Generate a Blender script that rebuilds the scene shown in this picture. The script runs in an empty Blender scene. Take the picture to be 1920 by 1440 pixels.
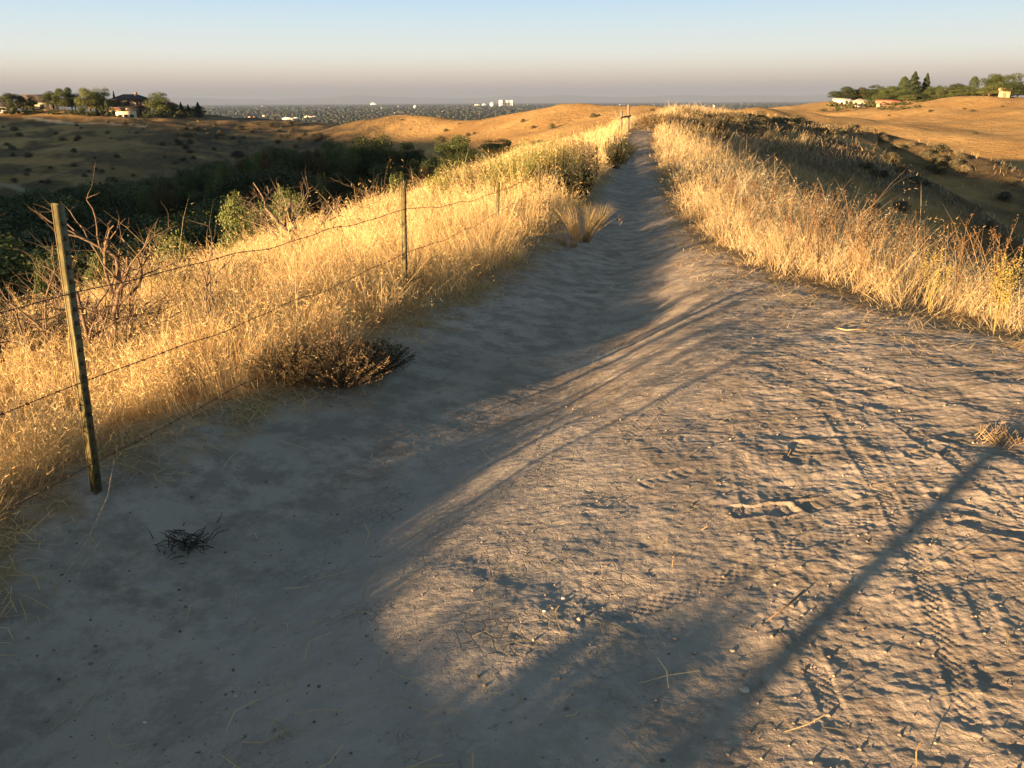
import bpy, math, random
import numpy as np
from mathutils import Matrix, Vector

random.seed(7)
rng = np.random.default_rng(7)
scene = bpy.context.scene
C = scene.collection

# ------------------------------------------------------------------ camera, sky, sun, exposure
CAM_H = 1.55
PITCH = math.radians(19.46)
ROLL = math.radians(-0.3)
FPX = 1500.0
cam_d = bpy.data.cameras.new("camera")
cam = bpy.data.objects.new("camera", cam_d)
C.objects.link(cam)
cam_d.sensor_width = 36.0
cam_d.lens = FPX / 1920.0 * 36.0
cam_d.clip_start = 0.05
cam_d.clip_end = 120000.0
CAM_M = Matrix.Translation((0, 0, CAM_H)) @ Matrix.Rotation(math.pi / 2 - PITCH, 4, 'X') @ Matrix.Rotation(ROLL, 4, 'Z')
cam.matrix_world = CAM_M
scene.camera = cam

SUN_EL = math.radians(5.6)
SUN_AZ = math.radians(46.0)                      # shadows point this far right of straight ahead
sdir = Vector((math.sin(SUN_AZ) * math.cos(SUN_EL), math.cos(SUN_AZ) * math.cos(SUN_EL), -math.sin(SUN_EL)))
sun_d = bpy.data.lights.new("sun", 'SUN')
sun_d.energy = 5.0
sun_d.angle = math.radians(0.5)
sun_d.color = (1.0, 0.64, 0.32)
sun = bpy.data.objects.new("sun", sun_d)
C.objects.link(sun)
sun.rotation_euler = (-sdir).to_track_quat('Z', 'Y').to_euler()

world = bpy.data.worlds.new("World")
scene.world = world
world.use_nodes = True
wn = world.node_tree.nodes
wl = world.node_tree.links
wn.clear()
w_out = wn.new('ShaderNodeOutputWorld')
w_bg = wn.new('ShaderNodeBackground')
w_sky = wn.new('ShaderNodeTexSky')
w_sky.sky_type = 'NISHITA'
w_sky.sun_disc = False
w_sky.sun_elevation = SUN_EL
w_sky.sun_rotation = SUN_AZ + math.pi
w_sky.altitude = 900
w_sky.air_density = 1.0
w_sky.dust_density = 1.2
w_sky.ozone_density = 2.0
w_bg.inputs['Strength'].default_value = 1.0
# the smoky band of air low over the plain: it takes over from the clear sky near the horizon
w_tc = wn.new('ShaderNodeTexCoord')
w_sep = wn.new('ShaderNodeSeparateXYZ')
w_rmp = wn.new('ShaderNodeValToRGB')
w_str = wn.new('ShaderNodeVectorMath')
w_str.operation = 'MULTIPLY'
w_str.inputs[1].default_value = (0.062, 0.053, 0.043)
w_blend = wn.new('ShaderNodeMapRange')
w_blend.interpolation_type = 'SMOOTHSTEP'
w_blend.inputs['From Min'].default_value = 0.09
w_blend.inputs['From Max'].default_value = 0.35
w_mul = wn.new('ShaderNodeMix')
w_mul.data_type = 'RGBA'
wl.new(w_tc.outputs['Generated'], w_sep.inputs[0])
wl.new(w_sep.outputs['Z'], w_rmp.inputs['Fac'])
wl.new(w_sep.outputs['Z'], w_blend.inputs['Value'])
wl.new(w_sky.outputs['Color'], w_str.inputs[0])
wl.new(w_blend.outputs['Result'], w_mul.inputs['Factor'])
wl.new(w_rmp.outputs['Color'], w_mul.inputs['A'])
wl.new(w_str.outputs['Vector'], w_mul.inputs['B'])
wl.new(w_mul.outputs['Result'], w_bg.inputs['Color'])
wl.new(w_bg.outputs['Background'], w_out.inputs['Surface'])
EXPO = 2.45
def srgb(r, g, b):
    def f(c):
        c /= 255.0
        return c / 12.92 if c <= 0.04045 else ((c + 0.055) / 1.055) ** 2.4
    return tuple(f(c) / 2 ** EXPO for c in (r, g, b))
SKY_STOPS = [(0.0, srgb(150, 138, 137)), (0.010, srgb(176, 162, 158)), (0.024, srgb(226, 207, 189)), (0.038, srgb(243, 235, 217)),
             (0.053, srgb(243, 246, 236)), (0.085, srgb(220, 240, 246)), (0.115, srgb(194, 228, 252)), (0.18, srgb(130, 175, 210)), (0.3, srgb(70, 105, 140)), (1.0, srgb(60, 90, 130))]
def set_ramp(ramp, stops):
    e = ramp.elements
    while len(e) > 1:
        e.remove(e[-1])
    e[0].position = stops[0][0]
    e[0].color = (*stops[0][1], 1)
    for p, c in stops[1:]:
        n = e.new(p)
        n.color = (*c, 1)
set_ramp(w_rmp.color_ramp, SKY_STOPS)

scene.view_settings.view_transform = 'Standard'
scene.view_settings.look = 'None'
scene.view_settings.gamma = 1.0
scene.view_settings.exposure = EXPO
scene.cycles.volume_bounces = 0
scene.cycles.max_bounces = 6
scene.cycles.diffuse_bounces = 3
scene.cycles.transparent_max_bounces = 8

# ------------------------------------------------------------------ helpers
CM = np.array(CAM_M)[:3, :3]
def pix_dir(px, py):
    v = CM @ np.array([(px - 960) / FPX, (720 - py) / FPX, -1.0])
    return v / math.hypot(v[0], v[1])            # horizontal length 1
def W(px, py, r):
    d = pix_dir(px, py)
    return np.array([d[0] * r, d[1] * r, CAM_H + d[2] * r])
def AZ(px, r, py=400):
    d = pix_dir(px, py)
    return d[0] * r, d[1] * r
def onplane(px, py, z=0.0):
    d = pix_dir(px, py)
    r = (z - CAM_H) / d[2]
    return d[0] * r, d[1] * r

def _hash(ix, iy, seed):
    h = (ix.astype(np.int64) * 374761393 + iy.astype(np.int64) * 668265263 + seed * 1274126177) & 0xFFFFFFFF
    h = ((h ^ (h >> 13)) * 1274126177) & 0xFFFFFFFF
    return ((h ^ (h >> 16)) & 0xFFFF) / 65535.0
def perlin(x, y, seed=0):
    x = np.asarray(x, float); y = np.asarray(y, float)
    x0 = np.floor(x); y0 = np.floor(y)
    fx = x - x0; fy = y - y0
    u = fx * fx * fx * (fx * (fx * 6 - 15) + 10)
    v = fy * fy * fy * (fy * (fy * 6 - 15) + 10)
    def g(dx, dy):
        a = _hash(x0 + dx, y0 + dy, seed) * 2 * math.pi
        return np.cos(a) * (fx - dx) + np.sin(a) * (fy - dy)
    n00 = g(0, 0); n10 = g(1, 0); n01 = g(0, 1); n11 = g(1, 1)
    return ((n00 * (1 - u) + n10 * u) * (1 - v) + (n01 * (1 - u) + n11 * u) * v) * 1.5
def fbm(x, y, scale, octv=3, seed=0, rough=0.5):
    s = 0; a = 1.0; f = 1.0 / scale
    for i in range(octv):
        s = s + a * perlin(x * f + 13.7 * i, y * f - 7.1 * i, seed + i * 17)
        a *= rough; f *= 2.03
    return s
def sstep(a, b, x):
    t = np.clip((x - a) / (b - a), 0, 1)
    return t * t * (3 - 2 * t)
def smax(a, b, k):
    h = np.clip(0.5 + 0.5 * (a - b) / k, 0, 1)
    return b * (1 - h) + a * h + k * h * (1 - h)
def softramp(d, w):
    return (np.sqrt(d * d + w * w) + d) * 0.5
def polydist(x, y, pts):
    """distance to a polyline, arc length and signed side of the nearest point, interpolated z"""
    best = np.full(np.shape(x), 1e9); arc = np.zeros(np.shape(x)); side = np.zeros(np.shape(x)); zz = np.zeros(np.shape(x))
    L = 0
    for a, b in zip(pts[:-1], pts[1:]):
        dx, dy = b[0] - a[0], b[1] - a[1]
        l2 = dx * dx + dy * dy; l = math.sqrt(l2)
        t = np.clip(((x - a[0]) * dx + (y - a[1]) * dy) / l2, 0, 1)
        ex = x - a[0] - t * dx; ey = y - a[1] - t * dy
        d = np.sqrt(ex * ex + ey * ey)
        m = d < best
        best = np.where(m, d, best); arc = np.where(m, L + t * l, arc)
        side = np.where(m, np.sign(dx * ey - dy * ex) * d, side)
        if len(a) > 2:
            zz = np.where(m, a[2] + t * (b[2] - a[2]), zz)
        L += l
    return best, arc, side, zz

# ------------------------------------------------------------------ the lie of the land
PLANE_Z = -0.05
LEFT_PX = [(-330, 1440), (0, 1090), (190, 945), (400, 850), (520, 790), (660, 735), (760, 640), (840, 590), (930, 540), (1010, 480),
           (1075, 410), (1120, 360), (1148, 320), (1165, 285), (1180, 258)]
RIGHT_PX = [(2350, 900), (2100, 800), (1920, 735), (1780, 690), (1640, 640), (1500, 575), (1380, 510), (1300, 450), (1262, 400), (1235, 350),
            (1220, 300), (1213, 262)]
lp = [onplane(a, b, PLANE_Z) for a, b in LEFT_PX]
rp = [onplane(a, b, PLANE_Z) for a, b in RIGHT_PX]
LY = np.array([-60, -4] + [p[1] for p in lp] + [46, 60]); LX = np.array([-9.5, -2.9] + [p[0] for p in lp] + [6.9, 9.5])
RY = np.array([-60, -4] + [p[1] for p in rp] + [46, 60]); RX = np.array([-3.0, 3.2] + [p[0] for p in rp] + [7.7, 10.3])
_o = np.argsort(RY); RY, RX = RY[_o], RX[_o]
_o = np.argsort(LY); LY, LX = LY[_o], LX[_o]
FENCE = [(-5.6, -12.0), (-4.9, -8.6), (-4.2, -5.3), (-3.18, -2.0), (-1.745, 3.03), (-0.90, 6.7), (-0.17, 10.0), (0.45, 13.3), (1.03, 16.6), (2.1, 20.0),
         (2.66, 23.5), (3.2, 27.0), (3.77, 30.5), (4.3, 34.0), (4.85, 37.6)]
FY = np.array([-60] + [p[1] for p in FENCE] + [42, 60]); FX = np.array([-18] + [p[0] for p in FENCE] + [5.5, 8.5])

def edge_wob(x, y, s):
    r = np.hypot(x, y)
    return fbm(x, y, 0.7, 3, 60 + s) * 0.16 * np.clip(9 / np.maximum(r, 0.5), 0.25, 1) + fbm(x, y, 0.12, 2, 61 + s) * 0.035
def path_sd(x, y):
    """positive inside the bare dirt"""
    l = x - np.interp(y, LY, LX) + edge_wob(x, y, 0)
    r = np.interp(y, RY, RX) - x + edge_wob(x, y, 5)
    return np.minimum(l, r)

R_MAIN = [(5.9, 38, -0.15), (7.3, 45, 0.1), tuple(W(1232, 221, 53)), tuple(W(1275, 213, 59)), tuple(W(1335, 213, 66)), tuple(W(1410, 220, 72)), tuple(W(1530, 237, 78)),
          tuple(W(1650, 251, 80)), tuple(W(1760, 281, 78)), tuple(W(1860, 307, 76)), tuple(W(1960, 330, 76)), tuple(W(2300, 420, 80))]
R_GOLD = [tuple(W(650, 238, 250)), tuple(W(695, 228, 245)), tuple(W(755, 217, 240)), tuple(W(820, 222, 235)), tuple(W(868, 227, 230)),
          tuple(W(930, 223, 220)), tuple(W(1000, 211, 205)), tuple(W(1050, 203, 190)), tuple(W(1100, 199.5, 175)), tuple(W(1200, 200.5, 165)),
          tuple(W(1300, 204.5, 165)), tuple(W(1400, 212, 170)), tuple(W(1470, 214, 180))]
R_LINK = [tuple(W(1275, 215, 60)), tuple(W(1270, 215, 100)), tuple(W(1250, 210, 140)), tuple(W(1220, 201.5, 165))]
R_RIGHT = [tuple(W(1400, 214, 250)), tuple(W(1460, 206, 270)), tuple(W(1530, 195, 285)), tuple(W(1580, 193, 300)), tuple(W(1680, 213, 320)), tuple(W(1720, 207, 290)),
           tuple(W(1790, 191, 270)), tuple(W(1850, 186, 262)), tuple(W(1950, 185, 255)), tuple(W(2300, 175, 270)), tuple(W(3200, 170, 300))]
R_SPUR = [tuple(W(1790, 191, 270)), tuple(W(1740, 222, 210)), tuple(W(1670, 242, 165))]
R_SPUR2 = [tuple(W(1850, 187, 260)), tuple(W(2000, 232, 200)), tuple(W(2100, 262, 160)), tuple(W(2200, 320, 130))]
R_LEFT = [tuple(W(-900, 190, 330)), tuple(W(-400, 205, 320)), tuple(W(0, 209, 310)), tuple(W(60, 207, 310)), tuple(W(130, 214, 300)), tuple(W(250, 219, 300)),
          tuple(W(380, 215, 320)), tuple(W(450, 230, 320)), tuple(W(520, 246, 310)), tuple(W(600, 263, 300)), tuple(W(680, 300, 300))]
R_BACK = [(-760, 300, 34), (-560, 90, 39.5), (-420, -20, 35), (-310, -100, 34), (-283, -128, 31), (-268, -152, 26.5), (-212, -212, 25.2), (-120, -300, 22), (60, -420, 20), (300, -520, 15)]  # unseen hill behind the viewer, crest shaped for the shade it casts
R_BLINK = [(-6, -40, 0), (-30, -110, 3), (-90, -190, 14), (-140, -260, 22)]
TROUGH = [(-1.9, 0.4), (-1.25, 1.6), (-0.95, 2.6), (-0.5, 3.6), (0.12, 4.8), (0.62, 6.2), (1.1, 8.2), (1.75, 12), (3.3, 23), (5.6, 39)]
RUTS = [([(-1.1, 3.2), (-0.55, 2.75), (-0.05, 2.28), (0.35, 1.98), (0.62, 1.80)], 0.09, 0.007)]
def ridge(x, y, pts, k, w, kl=None):
    if not kl:                                    # the highest of the shoulders of all its stretches
        out = np.full(np.shape(x), -1e9)
        for a, b in zip(pts[:-1], pts[1:]):
            dx, dy = b[0] - a[0], b[1] - a[1]
            t = np.clip(((x - a[0]) * dx + (y - a[1]) * dy) / (dx * dx + dy * dy), 0, 1)
            d = np.hypot(x - a[0] - t * dx, y - a[1] - t * dy)
            out = np.maximum(out, a[2] + t * (b[2] - a[2]) - k * (np.sqrt(d * d + w * w) - w))
        return out
    d, arc, side, z = polydist(x, y, pts)
    if kl:                                        # steep near its start and on its left
        k = np.interp(arc, [0, 20, 55], [0.55, 0.34, k]) + (kl - k) * sstep(0, 6, side) * (side > 0) * sstep(90, 40, arc)
    return z - k * (np.sqrt(d * d + w * w) - w)
def near_ridge(x, y):
    xf = np.interp(y, FY, FX); xr = np.interp(y, RY, RX)
    zl = np.interp(y, [-60, 0, 4, 8, 14, 30, 45], [0, 0, 0, -0.1, -0.2, -0.2, -0.05])
    dl = np.maximum(xf - x, -1.0)
    fl = 0.085 * np.maximum(dl, 0) + 0.46 * (softramp(dl - 4.8, 1.6) - 0.08)
    dr = x - xr
    fr = 0.035 * np.maximum(dr, 0) + 0.45 * (softramp(dr - 2.3, 1.2) - 0.14)
    z = zl - fl - fr
    return z - 0.25 * softramp(y - 46, 3) - 0.3 * softramp(-y - 45, 4)
def H_macro(x, y):
    r = np.hypot(x, y)
    floor = np.interp(r, [0, 60, 150, 300, 600, 1000, 1600, 2600, 60000], [-15.5, -15, -13.5, -20, -36, -48, -55, -58, -62])
    # right-hand gully is shallower
    floor = floor + np.where(r < 150, 6.0 * sstep(0.25, 0.6, x / np.maximum(r, 1)), 0) * sstep(150, 90, r)
    roll = fbm(x, y, 38, 4, 3) * np.clip((r - 45) / 80, 0, 1.6) * sstep(2500, 900, r)
    z = smax(near_ridge(x, y), ridge(x, y, R_MAIN, 0.19, 3.0, 0.5), 0.4)
    z = smax(z, ridge(x, y, R_LINK, 0.22, 4.0, 0.4), 1.0)
    far = ridge(x, y, R_GOLD, 0.27, 6)
    far = smax(far, ridge(x, y, R_RIGHT, 0.16, 12), 3)
    far = smax(far, ridge(x, y, R_SPUR, 0.17, 14), 3)
    far = smax(far, ridge(x, y, R_SPUR2, 0.17, 14), 3)
    far = smax(far, ridge(x, y, R_LEFT, 0.12, 18), 3)
    far = smax(far, ridge(x, y, R_BACK, 0.2, 15), 5)
    far = smax(far, ridge(x, y, R_BLINK, 0.2, 6), 2)
    z = smax(z, far, 1.0)
    z = smax(z, floor, 3.0)
    return z + roll * 0.8
def H_mid(x, y):
    """path trough, mounds and swellings a few centimetres high"""
    r = np.hypot(x, y)
    z = H_macro(x, y)
    near = sstep(60, 25, r)
    d, _, _, _ = polydist(x, y, TROUGH)
    w = np.interp(y, [1, 8, 14, 40], [0.75, 0.65, 0.42, 0.35])
    z = z - 0.12 * np.exp(-(d / w) ** 2) * near
    # the right half of the dirt rises towards the grass
    xr = np.interp(y, RY, RX)
    dxt = x - np.interp(y, [p[1] for p in TROUGH], [p[0] for p in TROUGH])
    rise = 0.5 * sstep(0.0, 1.2, dxt) + 0.42 * np.clip(dxt - 0.5, 0, 3.4)
    z = z + 0.18 * rise * sstep(-6, 0, y) * sstep(16, 7, y) * (1 - 0.9 * sstep(0.0, 2.4, x - xr))
    # berm under the fence
    xl = np.interp(y, LY, LX)
    z = z + np.interp(y, [0, 3, 5], [0.10, 0.09, 0.03]) * np.exp(-((x - xl + 0.35) / 0.4) ** 2) * near
    z = z + 0.05 * np.exp(-(((x + 0.45) / 0.55) ** 2 + ((y - 2.15) / 0.55) ** 2))
    z = z + 0.03 * np.exp(-(((x + 0.05) / 0.5) ** 2 + ((y - 3.1) / 0.5) ** 2))
    dbk, _, _, _ = polydist(x, y, [(-3.0, -6.0), (-2.75, -2.5), (-2.55, -0.4), (-2.75, 1.2)])
    z = z + (0.18 + 0.09 * np.exp(-((y - 0.1) / 0.8) ** 2) + 0.065 * sstep(0.9, -0.5, y) + 0.085 * sstep(0.2, -0.9, y) + 0.045 * sstep(-0.8, -1.6, y)) * np.exp(-(dbk / 0.5) ** 2)          # unseen grassy bank beside the viewer, added to shade the near dirt
    for pts, wd, dp in RUTS:
        dd, _, _, _ = polydist(x, y, pts)
        z = z - dp * np.exp(-(dd / wd) ** 2)
    z = z + fbm(x, y, 1.3, 3, 21) * 0.022 * near
    return z
TRACKS = []   # (polyline, half width, tread pitch, depth)
def px_line(pts):
    return [onplane(a, b, 0.05) for a, b in pts]
for pts, hw, pit, dep in [
    ([(1540, 800), (1580, 880), (1650, 1000), (1700, 1120), (1760, 1300), (1800, 1450)], 0.028, 0.032, 0.010),
    ([(1600, 790), (1655, 900), (1720, 1030), (1800, 1180), (1870, 1350)], 0.026, 0.030, 0.006),
    ([(1690, 860), (1790, 950), (1880, 1040), (1960, 1120)], 0.03, 0.035, 0.012),
    ([(1180, 840), (1220, 790), (1290, 740), (1400, 660), (1500, 600)], 0.03, 0.035, 0.009),
    ([(1240, 880), (1330, 800), (1430, 730), (1600, 660)], 0.026, 0.03, 0.006),
    ([(1100, 1210), (1200, 1190), (1330, 1150), (1480, 1090), (1700, 1010)], 0.03, 0.032, 0.008),
    ([(1600, 1130), (1750, 1150), (1900, 1190)], 0.03, 0.03, 0.007),
    ([(380, 1440), (440, 1300), (520, 1180), (600, 1080), (680, 960), (760, 880), (850, 800)], 0.03, 0.034, 0.007),
    ([(640, 970), (780, 1010), (900, 1070), (1010, 1120), (1150, 1200), (1300, 1260)], 0.03, 0.03, 0.003),
    ([(1000, 900), (1040, 780), (1080, 690), (1110, 620), (1150, 500)], 0.035, 0.04, 0.006),
    ([(1380, 900), (1400, 1000), (1440, 1120), (1490, 1250), (1560, 1440)], 0.028, 0.03, 0.006),
    ([(1480, 760), (1640, 830), (1780, 900), (1950, 960)], 0.028, 0.03, 0.007),
    ([(1350, 640), (1500, 700), (1700, 790), (1900, 850)], 0.026, 0.03, 0.006)]:
    TRACKS.append((px_line(pts), hw, pit, dep))
PRINTS = []
for a, b, ang, dep in [(1425, 1005, 88, .013), (1545, 992, 76, .011), (1492, 893, 25, .013), (1800, 1010, -40, .012), (1862, 1072, -52, .010), (1640, 770, 75, .012),
                       (1250, 930, 65, .010), (1552, 702, 60, .012), (1850, 862, 84, .012), (1325, 852, 105, .010), (1735, 905, 70, .012)]:
    PRINTS.append((onplane(a, b, 0.07), math.radians(ang + random.uniform(-8, 8)), dep))
def H_fine(x, y):
    z = H_mid(x, y)
    r = np.hypot(x, y)
    sd = path_sd(x, y)
    m = (r < 16) & (y > -3)
    if m.any():
        X, Y = x[m], y[m]; S = sd[m]
        ins = sstep(-0.5, 0.15, S)
        right = sstep(0.1, 1.1, X - np.interp(Y, [0, 2, 8, 12], [0.5, 0.2, 1.2, 2.2]))
        f = fbm(X, Y, 0.30, 4, 31, 0.6) * (0.004 + 0.0036 * right)
        # wind and foot scuffed chunks, sharper on the sunlit side
        b = fbm(X + 0.03 * fbm(X, Y, .2, 2, 8), Y * 1.5, 0.085, 3, 41, 0.62)
        f = f + b * (0.0020 + 0.0009 * right)
        f = f + fbm(X, Y, 0.022, 2, 51) * (0.0006 + 0.0009 * right)
        ridg = 1 - np.abs(fbm(X, Y * 1.8, 0.33, 2, 91))
        f = f + (np.clip(ridg, 0, 1) ** 3) * 0.004 * right
        z1 = f * ins
        for pts, hw, pit, dep in TRACKS:
            d, arc, side, _ = polydist(X, Y, pts)
            k = sstep(hw * 1.25, hw * 0.9, d) * (0.45 + 0.45 * np.clip(fbm(X, Y, .28, 3, 77) * 2.2 + .35, 0, 1))
            col = np.cos(side / hw * math.pi * 2.0)
            knob = np.where(np.sin(2 * math.pi * arc / pit + np.where(col > 0, 0, math.pi)) > 0.1, 1.0, 0.0)
            rim = np.exp(-((d - hw * 1.35) / (hw * 0.35)) ** 2)
            z1 = z1 * (1 - 0.45 * k) + 0.5 * (k * (-dep * 0.5 + dep * 0.5 * knob) + rim * dep * 0.4)
        broken = np.clip(0.75 + 1.1 * fbm(X, Y, 0.10, 3, 177), 0.1, 1.1)
        for (cx, cy), an, dep in PRINTS:
            u = (X - cx) * math.sin(an) + (Y - cy) * math.cos(an)
            v = (X - cx) * math.cos(an) - (Y - cy) * math.sin(an)
            hwv = 0.045 - 0.010 * np.cos(u / 0.12 * math.pi * 1.1 + 0.6) * (u < 0.05)
            e = np.maximum(np.abs(u) / 0.14, np.abs(v) / hwv)
            e = np.sqrt((np.abs(u) / 0.115) ** 4 + (np.abs(v) / hwv) ** 4)
            inside = sstep(1.15, 0.85, e)
            rim = np.exp(-((np.sqrt(e) - 1.13) / 0.10) ** 2) * (e < 4)
            sole = np.sign(np.sin(u / 0.022 * math.pi + 2.5 * np.cos(v / 0.03))) * 0.25
            z1 = z1 * (1 - 0.5 * inside) + 0.42 * broken * (inside * dep * (-0.7 + sole) + rim * dep * 0.6)
        zz = z[m] + z1
        z = z.copy(); z[m] = zz
    return z
def H(x, y):
    return float(H_mid(np.array([float(x)]), np.array([float(y)]))[0])
def ground_at(px, py, rmin=1.0, rmax=1500.0):
    """where the sight line through this point of the view meets the land"""
    d = pix_dir(px, py)
    r = rmin * (rmax / rmin) ** np.linspace(0, 1, 1500)
    x = d[0] * r; y = d[1] * r
    h = H_mid(x, y); z = CAM_H + d[2] * r
    k = np.argmax(z < h)
    if k == 0: k = len(r) - 1
    return np.array([x[k], y[k], h[k]]), r[k]

# ------------------------------------------------------------------ object helpers
def tag(o, label=None, cat=None, group=None, kind=None):
    if label: o['label'] = label
    if cat: o['category'] = cat
    if group: o['group'] = group
    if kind: o['kind'] = kind
    return o
def link(o, parent=None):
    C.objects.link(o)
    if parent: o.parent = parent
    return o
def empty(name, loc, rz=0.0, scale=1.0):
    o = bpy.data.objects.new(name, None)
    o.location = loc; o.rotation_euler = (0, 0, rz); o.scale = (scale,) * 3
    o.empty_display_size = 0.2
    return link(o)
def np_mesh(name, verts, loops, starts, mat, attrs=None, smooth=False, corner_nrm=None):
    me = bpy.data.meshes.new(name)
    nv = len(verts); nl = len(loops); nf = len(starts)
    me.vertices.add(nv); me.vertices.foreach_set('co', np.ascontiguousarray(verts, dtype=np.float32).ravel())
    me.loops.add(nl); me.loops.foreach_set('vertex_index', np.ascontiguousarray(loops, dtype=np.int32))
    me.polygons.add(nf); me.polygons.foreach_set('loop_start', np.ascontiguousarray(starts, dtype=np.int32))
    if smooth:
        me.polygons.foreach_set('use_smooth', np.ones(nf, dtype=bool))
    me.update(calc_edges=True)
    if attrs:
        for k, v in attrs.items():
            if v.ndim == 2:
                a = me.attributes.new(k, 'FLOAT_COLOR', 'POINT')
                c = np.ones((nv, 4), np.float32); c[:, :3] = v
                a.data.foreach_set('color', c.ravel())
            else:
                a = me.attributes.new(k, 'FLOAT', 'POINT')
                a.data.foreach_set('value', v.astype(np.float32))
    if mat: me.materials.append(mat)
    return me
class MB:
    """collects polygons of one mesh"""
    def __init__(s): s.v = []; s.f = []; s.c = []; s.n = 0
    def add(s, verts, faces, col=(1, 1, 1)):
        b = s.n
        s.v.extend([tuple(p) for p in verts]); s.f.extend([tuple(i + b for i in f) for f in faces])
        s.c.extend([col] * len(verts)); s.n += len(verts)
    def box(s, x0, x1, y0, y1, z0, z1, col=(1, 1, 1)):
        v = [(x0, y0, z0), (x1, y0, z0), (x1, y1, z0), (x0, y1, z0), (x0, y0, z1), (x1, y0, z1), (x1, y1, z1), (x0, y1, z1)]
        s.add(v, [(0, 3, 2, 1), (4, 5, 6, 7), (0, 1, 5, 4), (1, 2, 6, 5), (2, 3, 7, 6), (3, 0, 4, 7)], col)
    def tube(s, pts, rad, seg=6, col=(1, 1, 1), cap=True):
        pts = [Vector(p) for p in pts]
        n = len(pts)
        if not hasattr(rad, '__len__'): rad = [rad] * n
        rings = []; up = Vector((0.13, 0.31, 0.94))
        for i, p in enumerate(pts):
            t = (pts[min(i + 1, n - 1)] - pts[max(i - 1, 0)])
            if t.length < 1e-9: t = Vector((0, 0, 1))
            t.normalize()
            a = t.cross(up)
            if a.length < 0.1: a = t.cross(Vector((1, 0, 0)))
            a.normalize(); b = t.cross(a)
            rings.append([p + (a * math.cos(2 * math.pi * k / seg) + b * math.sin(2 * math.pi * k / seg)) * rad[i] for k in range(seg)])
        v = [q for r_ in rings for q in r_]
        f = []
        for i in range(n - 1):
            for k in range(seg):
                f.append((i * seg + k, i * seg + (k + 1) % seg, (i + 1) * seg + (k + 1) % seg, (i + 1) * seg + k))
        if cap:
            f.append(tuple(range(seg))[::-1]); f.append(tuple((n - 1) * seg + k for k in range(seg)))
        s.add(v, f, col)
    def mesh(s, name, mat, smooth=False):
        loops = []; starts = []
        for f in s.f:
            starts.append(len(loops)); loops.extend(f)
        return np_mesh(name, np.array(s.v), np.array(loops), np.array(starts), mat, {'tint': np.array(s.c, dtype=float)}, smooth)
    def build(s, name, mat, parent=None, smooth=False, loc=None):
        o = bpy.data.objects.new(name, s.mesh(name, mat, smooth))
        if loc is not None: o.location = loc
        return link(o, parent)
def quads_mesh(name, V, n_per, mat, tint, smooth=False):
    """V: (N, n_per, 3) separate polygons"""
    N = V.shape[0]
    return np_mesh(name, V.reshape(-1, 3), np.arange(N * n_per), np.arange(N) * n_per, mat, {'tint': np.repeat(tint, n_per, axis=0)}, smooth)

# ------------------------------------------------------------------ materials
def mat_new(name):
    m = bpy.data.materials.new(name); m.use_nodes = True
    nt = m.node_tree; nt.nodes.clear()
    out = nt.nodes.new('ShaderNodeOutputMaterial')
    bs = nt.nodes.new('ShaderNodeBsdfPrincipled')
    nt.links.new(bs.outputs[0], out.inputs['Surface'])
    return m, nt, bs, out
def mat_tint(name, rough=0.8, transl=0.0, noise=0.0, nscale=20.0, base=(1, 1, 1), metal=0.0, bump=0.0, bscale=60.0):
    m, nt, bs, out = mat_new(name)
    N = nt.nodes.new; L = nt.links.new
    at = N('ShaderNodeAttribute'); at.attribute_name = 'tint'
    mx = N('ShaderNodeMix'); mx.data_type = 'RGBA'; mx.blend_type = 'MULTIPLY'; mx.inputs['Factor'].default_value = 1
    L(at.outputs['Color'], mx.inputs['A']); mx.inputs['B'].default_value = (*base, 1)
    col = mx.outputs['Result']
    if noise > 0:
        nz = N('ShaderNodeTexNoise'); nz.inputs['Scale'].default_value = nscale; nz.inputs['Detail'].default_value = 5
        tc = N('ShaderNodeTexCoord'); L(tc.outputs['Object'], nz.inputs['Vector'])
        mr = N('ShaderNodeMapRange'); mr.inputs['From Min'].default_value = .3; mr.inputs['From Max'].default_value = .7
        mr.inputs['To Min'].default_value = 1 - noise; mr.inputs['To Max'].default_value = 1 + noise
        L(nz.outputs['Fac'], mr.inputs['Value'])
        vm = N('ShaderNodeVectorMath'); vm.operation = 'SCALE'
        L(col, vm.inputs[0]); L(mr.outputs['Result'], vm.inputs['Scale'])
        col = vm.outputs['Vector']
    if bump > 0:
        nb = N('ShaderNodeTexNoise'); nb.inputs['Scale'].default_value = bscale; nb.inputs['Detail'].default_value = 6
        tb = N('ShaderNodeTexCoord'); L(tb.outputs['Object'], nb.inputs['Vector'])
        bp = N('ShaderNodeBump'); bp.inputs['Strength'].default_value = bump; bp.inputs['Distance'].default_value = 0.01
        L(nb.outputs['Fac'], bp.inputs['Height']); L(bp.outputs['Normal'], bs.inputs['Normal'])
    L(col, bs.inputs['Base Color'])
    bs.inputs['Roughness'].default_value = rough
    bs.inputs['Metallic'].default_value = metal
    bs.inputs['Specular IOR Level'].default_value = 0.25
    if transl > 0:
        tr = N('ShaderNodeBsdfTranslucent'); L(col, tr.inputs['Color'])
        ms = N('ShaderNodeMixShader'); ms.inputs['Fac'].default_value = transl
        L(bs.outputs[0], ms.inputs[1]); L(tr.outputs[0], ms.inputs[2]); L(ms.outputs[0], out.inputs['Surface'])
    return m
M_GRASS = mat_tint('dry_grass_blades', 0.65, 0.25)
M_LEAF = mat_tint('leaves', 0.6, 0.25)
M_WOOD = mat_tint('weathered_bark', 0.9, 0, 0.35, 30.0, bump=0.5)
M_PAINT = mat_tint('wall_paint', 0.85, 0, 0.12, 3.0)
M_ROOF = mat_tint('roof_cover', 0.8, 0, 0.2, 5.0)
M_GLASS = mat_tint('window_glass', 0.15)
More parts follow.
